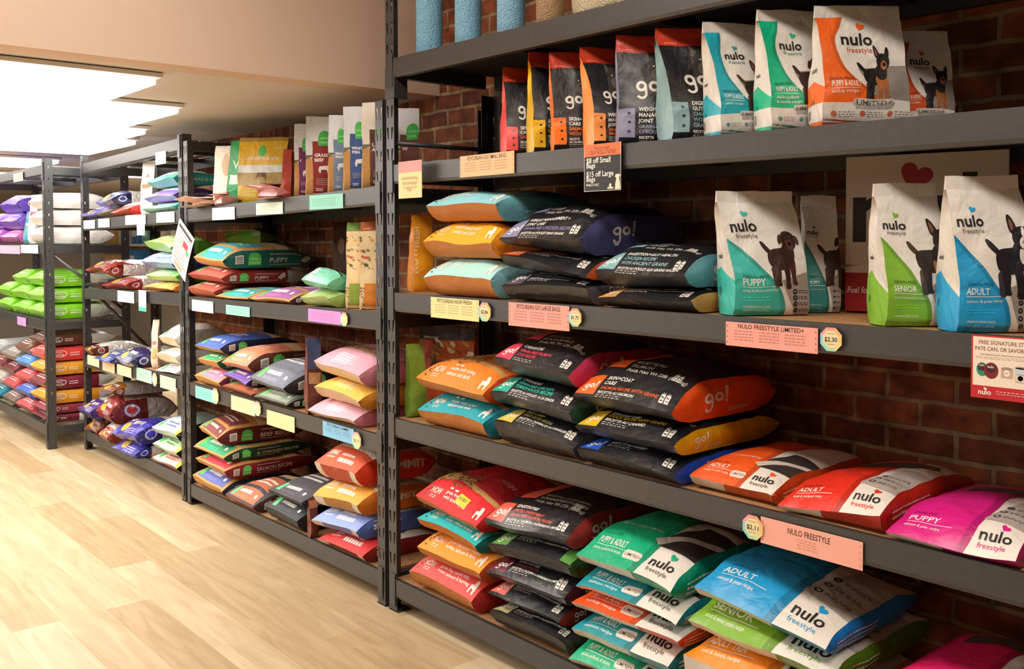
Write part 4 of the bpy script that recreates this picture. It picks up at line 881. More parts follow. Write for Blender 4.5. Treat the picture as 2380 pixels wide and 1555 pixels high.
G5 = 'bags stacked on the lowest shelf of the nearest unit'
stack('R5', G5, [
    (955, 1326, 1101, 1399, NOW('#e8504c', 'grain free recipe with', 'trout, salmon & herring', '#a82018'), 'coral red fronted bag, lowest of the left stack on the lowest shelf'),
    (974, 1269, 1120, 1334, NOW('#f0901c', 'grain free senior recipe', 'turkey, salmon & duck', '#b8481c'), 'orange fronted bag under the turquoise one on the lowest shelf'),
    (974, 1203, 1110, 1270, NOW('#1fb0b0', 'grain free puppy recipe', 'turkey, salmon & duck', '#0f6458'), 'turquoise fronted bag under the scarlet one', dict(k=.5)),
    (970, 1150, 1112, 1224, NOW('#e02428', 'grain free recipe', 'with lamb & pork', '#c01c1c', price=True), 'scarlet fronted bag with a yellow sticker, topmost of its stack', dict(T=.075, L=.5, sl=.14))], L=.44)
stack('R5', G5, [
    (1143, 1417, 1320, 1500, GO('#a39a6c', gl(('LIMITED INGREDIENT', '#8a8450', .035), ('GRAIN-FREE DUCK RECIPE', '#a39a6c', .04), ('RECETTE AU CANARD A INGREDIENTS LIMITES', W_, .03)), 'canard', cg='#3a3428'), 'black bag with an olive tan tab, lowest of the tall black stack'),
    (1137, 1375, 1303, 1447, GO('#e86a5c', gl(('SALMON RECIPE', '#e86a5c', .035), ('RECETTE AU SAUMON A INGREDIENTS LIMITES', W_, .03)), 'saumon', cg='#7a2018'), 'glossy black bag with a coral tab, second from the bottom of the tall black stack'),
    (1134, 1327, 1316, 1391, GO('#6a1f30', gl(('SENSITIVITIES', W_, .045), ('VENISON RECIPE', '#8a2a3c', .04), ("RECETTE A L'AGNEAU A INGREDIENTS LIMITES", W_, .03)), 'agneau', cg='#401420'), 'black bag with a maroon tab, middle of the tall black stack'),
    (1139, 1264, 1327, 1318, GO('#5a9440', gl(('LIMITED RECIPE', '#8a8880', .03), ('RECETTE A LA DINDE A INGREDIENTS LIMITES', W_, .03)), 'dinde', False, False, tabr=True, cg='#2c4a1c'), 'black bag with leaf green tabs at both ends of its front'),
    (1129, 1207, 1320, 1258, GO('#e8604c', gl(('SENSITIVITIES', W_, .045), ('LIMITED INGREDIENT', '#e8604c', .04), ('GRAIN-FREE SALMON RECIPE', '#e8604c', .04), ('RECETTE AU SAUMON A INGREDIENTS LIMITES', W_, .03)), 'saumon', cg='#a0302c', top2=('RECETTE AU SAUMON', 'A INGREDIENTS LIMITES', 'Poids Net Wt 22lb (9.98kg)')), 'black bag with a brick red side, topmost of the tall black stack', dict(T=.075, L=.5, sl=.14, k=.5))], L=.46, k=.5)
GN, TL = '#0cae7c', '#118f9c'
stack('R5', G5, [
    (1326, 1529, 1560, 1640, NULO(GN, 'PUPPY & ADULT', 'alaska pollock & lentils', True, d=.07), 'emerald and white bag at the bottom of the stack cut off by the lower edge'),
    (1332, 1458, 1560, 1548, NULO(TL, 'PUPPY & ADULT', 'salmon recipe', True, d=.07), 'teal and white bag under the orange one in the front stack'),
    (1332, 1398, 1581, 1490, NULO('#ee5420', 'PUPPY & ADULT', 'turkey recipe', True, d=.07), 'orange and white bag between two teal ones'),
    (1342, 1360, 1577, 1452, NULO(TL, 'PUPPY & ADULT', 'salmon recipe', True, d=.07), 'teal and white bag directly beneath the emerald one'),
    (1342, 1286, 1566, 1376, NULO(GN, 'PUPPY & ADULT', 'alaska pollock & lentils', True), 'emerald green and white bag topping the front stack, with a brown window', dict(T=.085, L=.46, sl=.17, bulge=.28))], Y=-.02, L=.44, k=.6, sl=.12)
stack('R5', G5, [
    (1592, 1518, 1925, 1660, NULO('#f08a1c', 'ADULT TRIM', 'cod & lentils recipe', d=.05), 'orange and white bag under the green one at the lower edge'),
    (1602, 1438, 1938, 1585, NULO('#7aac24', 'SENIOR', 'trout & sweet potato recipe', c2='#4f7a18', d=.06), 'green and white bag beneath the sky blue one', dict(L=.54)),
    (1618, 1362, 1925, 1508, NULO('#1c9ad4', 'ADULT', 'salmon & peas recipe', c2='#1478c8'), 'sky blue and white bag topping the stack near the lower right corner', dict(T=.075, T2=.05, L=.48, sl=.16))], Y=-.03, L=.5, k=.62)
stack('R5', G5, [(2030, 1640, 2380, 1775, NULO('#d81c60', 'PUPPY', 'salmon & peas recipe'), 'magenta and white bag lying in the shade at the lower right corner', dict(T=.09, b=.10, Y=.0, L=.52, sl=.1))])

# items on the top shelf
def post(pxa, pxb, Y, col, label, H=.42, base='#9fd0ea'):
    a, b = at(pxa, 100, Y), at(pxb, 100, Y); v = ray((pxa+pxb)/2, 100); r = (b-a).length/2*v.y/math.hypot(v.x, v.y); cx = (a.x+b.x)/2; z = Z['R1'](cx) + .001
    e = empty('carpet_post', (cx, Y, z)); tag(e, label, 'post', 'carpet covered posts on the top shelf')
    m = MB(); pr = [(0, 0), (r*.9, 0), (r, .006)] + [(r, H*k/10) for k in range(1, 10)] + [(r*.97, H)]
    m.lathe(pr, col, 28); m.build('carpet_cover', M['fabric'], e)
    m = MB(); m.lathe([(r*.97, H), (r*.9, H+.004), (0, H+.004)], '#d8cbb4', 28); m.build('end_cap', M['fabric'], e)
for a, b, c, l in ((968, 1029, '#8cc2e0', 'light blue carpet post, leftmost above the nearest unit'), (1058, 1119, '#8cc2e0', 'light blue carpet post, second from the left on the top shelf'), (1156, 1221, '#8fc0dc', 'light blue carpet post beside the tan one'), (1247, 1312, '#b0906a', 'tan carpet post between the blue ones and the cream plush')):
    post(a, b, .09, c, l)
def plush():
    a, b = at(1300, 60, .10), at(1600, 60, .10); r = (b-a).length/2; cx = (a.x+b.x)/2; z = Z['R1'](cx)+.001
    e = empty('pet_bed', (cx, .225, z)); tag(e, 'cream plush pet bed with a fuzzy rolled rim at the top edge', 'pet bed')
    m = MB(); n = 36; rows = []
    pr = [(0, 0), (.93, 0), (.97, .02), (1.0, .07), (1.0, .16), (.97, .24), (.90, .28), (.80, .27), (.74, .2), (.7, .09), (0, .06)]
    for q, (k, zz) in enumerate(pr):
        row = []
        for i in range(n):
            t = 2*PI*i/n; w = 1 + .035*math.sin(5*t+q*.5) + .02*math.sin(11*t); x, y = r*k*math.cos(t)*w, .19*k*math.sin(t)*w; row.append(len(m.v)); m.v.append((x, y, zz*1.1))
        rows.append(row)
    for q in range(len(pr)-1):
        for i in range(n): j = (i+1) % n; m.f.append((rows[q][i], rows[q][j], rows[q+1][j], rows[q+1][i])); m.c.append('#dcc9a4'); m.sm.append(True)
    o = m.build('bed_rim', M['fabric'], e)
    s = o.modifiers.new('s', 'SUBSURF'); s.levels = 1; s.render_levels = 2
    m = MB(); m.lathe([(0, .078), (.17, .085), (.18, .07)], '#e8dcc0', 20); m.build('cushion', M['fabric'], e)
plush()

# signs of the nearest unit
PK, OG = '#f0a294', '#f0b88a'
card(((1069, 364), 1195, 413), .0012, PRICE('PETCUREAN GO! SMALL BAGS', OG), OG, 'pale orange price card on the second beam of the nearest unit', 'price card')
def promo(h): return [RC(0, h*.74, 1, h, '#e8703c'), T('Petcurean', .28, h*.88, .10, '#5a2410', .004, 0, .42), T('GO! SOLUTIONS', .16, h*.78, .11, '#5a2410', .006, 0, .70), T('$8 off Small', .06, h*.60, .15, W_, .014, 0, .66), T('Bags', .06, h*.50, .14, W_, .014), T('$15 off Large', .06, h*.31, .15, W_, .014, 0, .74), T('Bags', .06, h*.21, .14, W_, .014), T('MARCH ONLY', .06, h*.11, .07, W_, .01, 0, .36),
    PG([(.84, .02), (1-.02, .02), (.97, h*.16), (.95, h*.26), (.99, h*.31), (.93, h*.34), (.86, h*.33), (.84, h*.28), (.88, h*.25), (.85, h*.14)], '#e8dcc0'), EL(.72, .05, .09, .02, '#e8dcc0', 12), EL(.72, .10, .035, .04, '#e8dcc0', 10), RC(.003, .003, .012, h, W_), RC(.988, .003, .997, h, W_), RC(0, 0, 1, .008, W_)]
card(((1358, 338), 1444, 446), .0012, promo, '#1e2022', 'black promotion card with an orange head and a white dog, taped to the second beam', 'sign', Y=-.012, name='promotion_card')
card(((926, 377), 980, 462), .0012, lambda h: [RC(0, h*.70, 1, h, '#e8908c'), LINES(.2, h*.52, .6, 3, h*.13, .05, '#c9b070', 3), T('$6 off Small Bags', .14, h*.50, .10, '#b49c5c', 0, 0, .72), T('$12 off Large', .18, h*.36, .10, '#b49c5c', 0, 0, .6), T('Bags', .36, h*.2, .12, '#b49c5c', 0)], '#e8d094', 'yellow tag with a pink head hanging on the slotted post', 'sign', Y=-.045, name='promotion_tag')
card(((1001, 690), 1113, 737), .0012, PRICE('PETCUREAN NOW FRESH', '#ecdc9a'), '#ecdc9a', 'yellow price card on the third beam beside the slotted post', 'price card')
octa(1126, 725, 15, '$2.86', 'eight sided rainbow tag touching the yellow price card')
card(((1182, 702), 1323, 756), .0012, PRICE('PETCUREAN GO! LARGE BAGS', PK), PK, 'pink price card between two rainbow tags on the third beam', 'price card')
octa(1336, 738, 16, '$1.75', 'eight sided rainbow tag at the right end of the shorter pink card')
card(((1687, 747), 1901, 802), .0012, PRICE('NULO FREESTYLE LIMITED+', PK), PK, 'long pink price card below the turquoise upright bag', 'price card')
octa(1931, 789, 27, '$2.30', 'large eight sided rainbow tag on the third beam below the turquoise upright bag')
octa(1749, 1226, 25, '$2.11', 'large eight sided rainbow tag left of the salmon card on the fourth beam')
card(((1768, 1200), 2006, 1261), .0012, lambda h: [T('NULO FREESTYLE', .28, h*.62, .075, '#3b2a24', .006, 0, .42), LINES(.38, h*.48, .2, 4, h*.10, h*.035, '#d88e7c', 3)] + [EL(x, h*(.15+.23*k), .006, .006, '#c86a5a', 6) for x in (.02, .98) for k in range(4)], '#f4ae9c', 'long salmon price card on the fourth beam', 'price card')
def stew(h): return [RC(0, 0, 1, h, '#c01c28'), RC(.025, h*.20, 1, h*.975, '#ecdccb'), T('FREE SIGNATURE STEW,', .10, h*.86, .075, '#6a2a22', .010, 0, .70), T('PATE CAN, OR SAVORY STEW', .05, h*.76, .075, '#6a2a22', .010, 0, .86), T('Nulo Signature Stews, Pates & Savory Stews for Dogs', .12, h*.69, .028, '#8a3a30', .006, 0, .66), LINES(.06, h*.655, .86, 2, .02, .006, '#b08a7a', 3),
    EL(.15, h*.46, .075, .095, '#1f8a6a', 20), EL(.15, h*.49, .06, .05, '#3a2028', 16), EL(.27, h*.45, .095, .11, '#7a1424', 22), EL(.27, h*.48, .07, .055, '#40101a', 16), T('nulo', .22, h*.49, .05, W_, .01), T('nulo', .11, h*.51, .04, W_, .01),
    RC(.40, h*.36, .55, h*.50, '#c8a890'), EL(.475, h*.50, .075, .02, '#9a8878', 16), EL(.475, h*.43, .04, .045, '#f0e6da', 14), T('nulo', .445, h*.42, .03, INK, .01), RC(.58, h*.31, .72, h*.42, '#d8c8b8'), RC(.58, h*.43, .72, h*.53, '#c0d0d8'), EL(.65, h*.53, .07, .018, '#9a8878', 16), EL(.65, h*.37, .035, .035, '#f0e6da', 12), RC(.77, h*.33, .92, h*.5, '#b0483c'),
    T('nulo', .10, h*.065, .10, W_, .02), HEART(.195, h*.155, .028, W_), LINES(.34, h*.12, .5, 2, .03, .012, '#e8b0a8', 5)]
card(((2258, 777), 2440, 922), .0012, stew, '#c01c28', 'red and cream promotion sheet with pet food tins below the blue upright bag', 'sign', Y=-.012, name='promotion_sheet')
# ------------------------------------------------------------------ middle unit
H2 = 'pouches on the top shelf of the middle unit'
SL = dict(step=.022)
stack('M2', H2, [(450, 478, 494, 471, PLAIN('#e8c4ae', '#d8a890', art=[RC(.1, .1, .9, .25, '#e8ddd4')]), 'peach coloured lumpy small bag in the corner against the slotted post', dict(T=.03, L=.05, amp=.008)),
    ], Y=-.01)
stand('M2', H2, 497, 470, 536, 338, .10, 40, lambda h: PLAIN('#eee2d4', '#e6d4c4', art=[EL(.7, .72*h, .25, .2*h, '#dcb088', 16)]), 'cream white upright pouch, leftmost on its shelf', D=.07, sealh=.015, **SL)
stack('M2', H2, [(502, 474, 520, 469, PLAIN('#e8b8b0', '#dca49c'), 'pink crumpled small bag lying before the cream upright pouch', dict(T=.05, L=.10, amp=.008))], Y=.0)
stand('M2', H2, 529, 474, 578, 325, .12, 40, lambda h: PLAIN('#1f9a50', '#178044', art=[RC(.1, .35*h, .9, .5*h, '#dfe8dc'), T('V', .2, .6*h, .5, '#bfe6c4', .03)]), 'green upright pouch behind the yellow one', D=.06, sealh=.015, lean=.1, **SL)
stand('M2', H2, 553, 470, 657, 318, .09, 46, lambda h: PLAIN('#a8893c', '#987a34', art=[RC(0, .60*h, 1, h, '#e0b010'), RC(0, .50*h, 1, .62*h, '#dcdcd8'), RC(0, 0, 1, .30*h, '#d0a818'), EL(.5, .84*h, .09, .09*h, '#4fb84a', 14), T('HARVEST CHICKEN', .15, .70*h, .10, WH, .01, 0, .7), T('NEW', .75, .87*h, .07, '#f6ecc0', .01), PG([(.38, .38*h), (.42, .5*h), (.6, .5*h), (.62, .36*h), (.58, .42*h), (.42, .43*h)], '#6a4a28')]), 'yellow upright pouch with a donkey picture, pink pouch before it', D=.08, sealh=.02, lean=.06, topw=1.08, **SL)
stack('M2', H2, [(604, 455, 650, 449, PLAIN('#e8a8ac', '#d88c94', art=[RC(.1, .12, .7, .3, '#f2d8d8')]), 'pink small bag lying in front of the yellow upright pouch', dict(T=.055, L=.06, amp=.008))], Y=-.02)
stand('M2', H2, 655, 455, 676, 345, .10, 48, lambda h: PLAIN('#b83a28', '#a83022'), 'red narrow pouch between the yellow and the violet one', D=.06, sealh=.01, **SL)
for a, b, c, t, yy, col, tx, lb in ((685, 453, 722, 287, .06, '#6a2458', 'S', 'violet banded upright pouch, first of the tall kraft pouches'), (712, 451, 768, 269, .05, '#8c201c', 'GRASS|BEEF', 'dark red banded upright pouch with a white cow'), (764, 443, 806, 265, .04, '#6f84a4', 'SMALL|BREED', 'slate blue banded upright pouch beside the cow pouch'), (799, 441, 850, 246, .03, '#34508c', 'WHITE|FISH', 'navy blue banded upright pouch with a grey top'), (843, 438, 905, 236, .03, '#5c3020', 'L|AMB', 'brown banded upright pouch against the right post')):
    stand('M2', H2, a, b, c, t, yy, 58, lambda h, col=col, tx=tx: OPENSTAND(col, tx, h, topc='#d8dadc' if col != '#5c3020' else '#e8dccc'), lb, D=.06, sealh=.02, **SL)
stand('M2', H2, 915, 430, 974, 250, .22, 56, lambda h: OPENSTAND('#6a3a2a', 'W', h, topc='#d8d8dc'), 'grey topped upright pouch seen between the double posts', D=.05, sealh=.02, z=Z['M2'](-3.4), **SL)
H3 = 'bags on the second shelf of the middle unit'
FL = dict(sl=.10, step=.022, amp=.005)
stack('M3', H3, [
    (440, 668, 500, 679, FARM('#b04a38', 'SALMON', side='#7a2a20', kr='#b0563c'), 'rust red kraft bag in the lower left corner below its red twin'),
    (440, 637, 518, 648, FARM('#b85040', 'PUPPY', g='PUPPY', side='#8a2418', kr='#a8503c', wide='#9a9a96'), 'long red bag with a pale end, under the teal one', dict(L=.52)),
    (454, 598, 521, 608, FARM('#2a9aa0', 'PUPPY', g='PUPPY', side='#0f5a54', wide='#9aa4a0'), 'long teal bag with a white hen at its pale end, topmost of its stack', dict(T=.075, L=.52))], **FL)
stack('M3', H3, [(528, 556, 610, 546, PLAIN('#8cb43c', '#7a9e34', art=[RC(.4, 0, .7, 3, '#5cc038'), RC(.7, 0, 1, 3, '#c8ccc8')]), 'lime green bag lying behind the long teal one', dict(b=.05, T=.04, L=.10))], Y=.37, **FL)
stack('M3', H3, [(503, 694, 580, 700, FARM('#2fa0a0', 'OCEAN', side='#0f4a44'), 'kraft bag with a turquoise label between the red stack and the plum one', dict(T=.035, L=.4))], **FL)
stack('M3', H3, [(584, 693, 676, 708, FARM('#9a5a94', 'CATCH', side='#4a1838'), 'kraft bag with a plum label and dark side, lying low', dict(T=.045, L=.36))], **FL)
stack('M3', H3, [(702, 690, 766, 695, PLAIN('#a8c478', '#8cac5c', art=[RC(.06, .08, .36, .4, '#c8ccc0')]), 'pale green small bag below the mint one'), (704, 650, 764, 664, PLAIN('#7fd0b0', '#68b89c', art=[RC(.1, .0, .3, .35, '#a8b4b4'), RC(0, .2, .3, .6, '#e0e8e4')]), 'mint green small bag topping the pale green one', dict(T=.055, L=.18, amp=.009))], L=.2, step=.02)
def nowtall(c, lab, txt):
    return lambda h: dict(top='#e8cfa0', base='#d8bc8c', side='#dcc494', mat='paper', seal=c, front=[RC(0, .92*h, 1, 1.01*h, c), T('petcurean', .15, .945*h, .08, WH, .01), SPECKS(0, .45*h, 1, .86*h, 34, .07, ['#e8a030', '#d88060', '#6a7a34', '#c85a40', '#5a6468', '#e0b060'], len(lab)), T(txt, .2, .50*h, .32, '#4a3c30', .02), RC(.2, .04*h, .98, .30*h, lab), LINES(.3, .22*h, .5, 3, .1, .02, dk(lab, 1.3)), SPECKS(0, 0, .25, .25*h, 26, .04, ['#6a4024', '#8a5830'])])
stand('M3', H3, 806, 716, 842, 517, .03, 54, nowtall('#6a8a3c', '#8aa848', 'n'), 'tall cream pouch with a green foot beside the mint bag', D=.06, sealh=.01, **SL)
stand('M3', H3, 838, 720, 888, 515, .03, 54, nowtall('#b05a20', '#d8842c', 'n'), 'tall cream pouch with an orange foot against the right post', D=.06, sealh=.01, **SL)
stand('M3', H3, 774, 700, 812, 515, .40, 50, lambda h: PLAIN('#4a3020', '#3c281a', art=[EL(.5, .7*h, .2, .1*h, '#8a6a50')]), 'dark brown upright pouch with a dog picture in the shade', D=.05, sealh=.01, **SL)
H4 = 'bags on the third shelf of the middle unit'
stack('M4', H4, [(455, 872, 513, 891, FARM('#d87a98', 'PORK', side='#6a2430'), 'kraft bag with a pink label, lowest in the left corner'),
    (463, 833, 508, 843, FARM('#2a9a60', 'TURKEY', side='#0f4a2c'), 'kraft bag with a green label under the blue labelled one'),
    (455, 802, 516, 811, FARM('#3c5aa8', 'WHITEFISH', side='#1c2450', top='#4a64b0'), 'kraft bag with a blue label and blue top', dict(T=.05, L=.45))], **FL)
stack('M4', H4, [(518, 897, 588, 918, FARM('#a85a34', 'FRONT', side='#4a2414', kr='#8a4a2c'), 'rust brown bag, lowest of the pile under the dark purple one'),
    (518, 868, 574, 897, FARM('#6a4a9c', 'CATCH', side='#2c1c44', kr='#7c5cac'), 'purple bag squeezed under the salmon coloured one'),
    (519, 842, 580, 851, FARM('#d88a68', 'GRAIN', g='RAWMIX', side='#5a2a18', kr='#d08260'), 'salmon coloured bag with a brown side reading raw mix', dict(T=.075, L=.5))], **FL)
stack('M4', H4, [(593, 921, 670, 943, FARM('#8c9484', 'LAMB', side='#141614', kr='#5a5f54', badge='#6ad060'), 'grey green bag with a black side, lowest of the grey pair'),
    (583, 876, 663, 904, FARM('#77798a', 'ANCIENT', g='', side='#1a1a1e', kr='#6c6e78', badge='#6ad060'), 'big slate grey bag with a black side, topmost of the grey pair', dict(T=.085, L=.42, sl=.16))], **FL)
stand('M4', H4, 716, 962, 748, 782, .0, 78, lambda h: PLAIN('#5a2c24', '#6a2c24', art=[RC(0, .6*h, 1, h, '#3c4e70'), RC(.1, .4*h, .9, .55*h, '#b08a5c'), LINES(.2, .3*h, .6, 4, .1, .03, '#8a5a50')]), 'maroon and blue pouch standing on edge beside the pink topped stack', D=.045, sealh=.01, **SL)
def gentle(c, s): return dict(top=dk(c, .98), base='#cfae8c', side=s, mat='paper', sc='coloured', bl='pale tan base', front=[RC(0, 0, 1, .30, c), RC(.25, .06, .6, .22, dk(c, 1.12)), LINES(.3, .2, .4, 4, .035, .012, WH, 3), PG([(.1, .33), (.9, .33), (.95, .52), (.2, .52)], '#b08c60')] + SPECKS(.1, .34, .95, .52, 90, .014, ['#8a6844', '#a8865c', '#6c4e30'], 3))
stack('M4', H4, [(720, 952, 826, 980, gentle('#e0a8b8', '#c8788c'), 'pink fronted bag with tan base, lowest of the right stack'),
    (734, 898, 838, 934, gentle('#e8b44c', '#d08828'), 'golden yellow fronted bag between two pink ones'),
    (733, 838, 840, 874, gentle('#e4a4b4', '#c87e90'), 'pink fronted bag with kibble print, topping the right stack', dict(T=.065, L=.4, sl=.13))], k=.5, L=.4, amp=.007, step=.02)
H5 = 'bags on the lowest shelf of the middle unit'
stack('M5', H5, [(451, 1103, 520, 1143, FARM('#5a64a8', 'TURKEY', side='#1c2238'), 'kraft bag with an indigo label, lowest of the four'),
    (457, 1064, 526, 1096, FARM('#c83c4c', 'SALMON', g='SALMON RECIPE', side='#7a101c'), 'kraft bag with a crimson side reading salmon recipe', dict(L=.52)),
    (454, 1037, 522, 1066, FARM('#2f9a6c', 'TURKEY', g='& CHICKEN RECIPE', side='#0f3a20'), 'kraft bag with a dark green side reading chicken recipe', dict(L=.52)),
    (463, 992, 512, 1021, FARM('#7a3430', 'BEEF', g='BEEF RECIPE', side='#5a0f14'), 'kraft bag with a deep maroon side reading beef recipe', dict(T=.06, L=.48, yaw=-.06))], **FL)
stack('M5', H5, [(527, 1148, 592, 1180, FARM('#c06a48', 'FRONT', side='#3a1c14', kr='#b86c4c', badge='#6ad080', top='#3c3a44'), 'copper coloured crumpled bag lying low beside the indigo labelled one', dict(T=.06, L=.44, amp=.01))], **FL)
stack('M5', H5, [(620, 1175, 694, 1212, FARM('#3a3c40', 'LAMB', side='#101012', kr='#3a3c3e', badge='#6ad080'), 'charcoal bag at the front, lowest of the dark pair'),
    (626, 1137, 704, 1169, FARM('#4c4a50', 'SURF', side='#1c1a1c', kr='#4a484e', badge='#6ad080'), 'dark grey bag with pale stickers on its top', dict(T=.05, L=.46, sl=.2))], **FL)
stand('M5', H5, 722, 1260, 740, 1160, .0, 80, lambda h: PLAIN('#5a2418', '#6a2c1c', art=[RC(0, .8*h, 1, h, '#b07a50'), LINES(.1, .7*h, .8, 7, .12, .03, '#7a4430')]), 'reddish brown pouch standing on edge beside the lowest coloured stack', D=.045, sealh=.01, **SL)
stack('M5', H5, [(742, 1252, 848, 1294, SUMMIT('#c83030', 'LARGE', '#7a1210'), 'crimson fronted bag with cream base, lowest of the four'),
    (727, 1208, 832, 1237, SUMMIT('#8ca0dc', 'PUPPY', '#4a64a8'), 'periwinkle blue fronted bag with cream base'),
    (731, 1150, 834, 1176, SUMMIT('#e8a040', 'SMALL', '#d8781c'), 'honey yellow fronted bag with cream base', dict(k=.5)),
    (735, 1073, 829, 1103, SUMMIT('#e05a34', 'CHICKEN', '#e03a10'), 'vermilion fronted bag with a white top, topmost of the four', dict(T=.085, L=.42, sl=.15))], k=.5, L=.42, step=.02)

# shelf cards of the middle unit
def pc(x0, y0, x1, y1, col, lb, t=''): card(((x0, y0), x1, y1), .0012, PRICE(t or 'PRICE', col, n=3, dots=False) if t else (lambda h: [LINES(.1, h*.7, .7, 4, h*.15, h*.05, dk(col, .85))]), col, lb, 'price card')
pc(493, 484, 545, 512, '#f4f2ee', 'blank white card on the top beam of the middle unit')
pc(595, 473, 657, 500, '#cfe4cc', 'pale green card on the top beam of the middle unit')
pc(719, 455, 797, 488, '#86cdb8', 'sea green card on the top beam of the middle unit')
pc(446, 696, 495, 722, '#d8ece0', 'pale mint card on the second beam beside the slotted post')
pc(525, 708, 580, 730, '#8fd0c0', 'sea green card partly covered by the turquoise labelled bag')
pc(716, 717, 792, 746, '#d88ad0', 'orchid pink card on the second beam of the middle unit')
octa(799, 742, 9, '', 'small rainbow tag beside the orchid pink card')
pc(454, 896, 498, 924, '#7fd0c4', 'aqua card on the third beam against the slotted post')
octa(500, 921, 8, '', 'small rainbow tag beside the aqua card')
pc(537, 918, 592, 951, '#e4e4a4', 'pale yellow card on the third beam, left of its twin')
octa(598, 950, 8, '', 'small rainbow tag between the two pale yellow cards')
pc(620, 952, 684, 986, '#dce0a0', 'pale yellow card on the third beam, right of its twin')
pc(750, 978, 822, 1012, '#7cb8dc', 'sky blue card on the third beam under the pink stack', 'PETCUREAN SUMMIT')
octa(828, 1024, 11, '$1.11', 'rainbow tag beside the sky blue card')

# ------------------------------------------------------------------ third unit
K2 = 'bags on the second shelf of the third unit'
SS = dict(step=.028)
def wt(lab, g='#3aa860'): return dict(top='#efece6', base='#d8c8a8', side='#e0dcd4', mat='film', front=[RC(.08, .05, .22, .22, g), LINES(.3, .17, .4, 2, .06, .03, lab)])
stack('L2', K2, [(190, 500, 224, 497, FOIL('#5a4aa8'), 'violet foil bag in the corner, first on its shelf', dict(T=.05, amp=.011)),], L=.4, **SS)
stack('L2', K2, [(226, 498, 258, 492, FOIL('#7c6c60'), 'multicoloured foil bag below the navy one', dict(k=.6)), (224, 470, 262, 464, FOIL('#262a6c'), 'navy foil bag with a white body, topmost of the foil pair', dict(T=.06, amp=.011))], L=.42, **SS)
stack('L2', K2, [(260, 494, 300, 486, PLAIN('#b8402c', '#c02a20', art=[RC(0, .18, 1, 2, '#f0ece8')]), 'brick red bag with a white top beside the foil bags', dict(T=.05, L=.3))], **SS)
stand('L2', K2, 328, 489, 356, 372, .03, 44, lambda h: PLAIN('#f2efe8', '#e6e2da', art=[T('A', .3, .7*h, .5, '#8a6a3c', .02), RC(.1, .5*h, .8, .58*h, '#8a6a30')]), 'white upright pouch with gold lettering beside the teal and purple bags', D=.07, sealh=.01, **SL)
stack('L2', K2, [(332, 486, 405, 478, PLAIN('#9fe0d0', '#18a890', art=[RC(0, .1, .6, .4, '#eef4f0')]), 'white and jade bag, lowest of three at the right end'),
    (337, 462, 406, 453, PLAIN('#8a62d0', '#4a2a70', g=[T('RAWZ', 1.2, .3, .4, '#c8b8d8', .01)], art=[RC(0, .12, 1, .4, '#e8e0f0')]), 'purple and white bag between the jade and the teal one', dict(k=.6)),
    (344, 424, 406, 413, PLAIN('#5cc8bc', '#2f8a80', g=[RC(.8, .1, 6, .9, '#2fa898'), T('MADE WITH', 1.2, .3, .4, '#d8ece4', .01)], art=[RC(0, .12, 1, .5, '#eef6f4')]), 'teal and white bag topping the three at the right end', dict(T=.05))], L=.3, **SS)
K3 = 'bags on the third shelf of the third unit'
stack('L3', K3, [(200, 660, 232, 660, FOIL('#34385c'), 'dark foil bag under the big red foil one', dict(T=.02)), ], L=.4, **SS)
stack('L3', K3, [(236, 662, 296, 664, FOIL('#a83024', '#d8d4ce', .5), 'red foil bag with a white body lying on the shelf board', dict(T=.03, T2=.06, L=.4, amp=.01))], **SS)
stack('L3', K3, [(200, 627, 246, 632, FOIL('#a03024', '#dcd8d2', .5), 'big red foil bag sitting on top of the dark and the red one', dict(b=.028, T=.06, L=.46, amp=.012))], **SS)
stack('L3', K3, [(334, 668, 402, 674, PLAIN('#e0a050', '#c87428', art=[RC(.1, .05, .8, .25, '#f0c884')]), 'orange bag, lowest of the four on the right'),
    (340, 640, 410, 644, PLAIN('#8cd070', '#58b030', art=[RC(.05, .03, .7, .22, '#b0e4a0')]), 'grass green bag under the blue one', dict(k=.5)),
    (332, 606, 402, 614, PLAIN('#8090d8', '#4444b0', art=[RC(0, .1, .7, .3, '#c8d0f0')]), 'blue and silver bag under the lime one'),
    (338, 562, 400, 576, PLAIN('#9cd868', '#78c040', art=[RC(.2, .1, .8, .3, '#c8eca0')]), 'lime green crumpled bag topping the four', dict(T=.04, T2=.06, amp=.014))], L=.3, **SS)
K4 = 'bags on the fourth shelf of the third unit'
stack('L4', K4, [(219, 832, 258, 843, FOIL('#4050a8', '#dcd8d4', .5), 'royal blue foil bag hanging over the beam', dict(T=.045, L=.4, amp=.011)),], Y=-.05, **SS)
stack('L4', K4, [(198, 808, 214, 812, FOIL('#8a3c28'), 'copper brown foil bag at the left end of its shelf', dict(T=.03, b=.05, L=.4, amp=.011))], Y=-.02, **SS)
stack('L4', K4, [(267, 830, 306, 842, FOIL('#2c2c6c', '#d8d4d2', .5), 'navy foil bag hanging over the beam beside the white pouch', dict(T=.055, L=.42, amp=.011))], Y=-.05, **SS)
stand('L4', K4, 353, 852, 368, 744, .05, 52, lambda h: PLAIN('#ecdfcc', '#dccab0', art=[RC(.1, .5*h, .8, .58*h, '#c87878'), RC(.1, .2*h, .9, .45*h, '#d8b070')]), 'cream upright pouch between foil bags and the white stack', D=.06, sealh=.01, **SL)
for_ = [(366, 868, 411, 875, wt('#6a70a8'), 'white bag with cream base, lowest of three white ones'), (368, 822, 411, 831, wt('#9a9a90'), 'white bag with cream base, middle of three white ones'), (372, 782, 411, 789, wt('#c87070'), 'white bag with a red caption, topmost of three white ones', dict(T=.07, L=.34))]
stack('L4', K4, for_, L=.36, k=.45, **SS)
K5 = 'bags on the lowest shelf of the third unit'
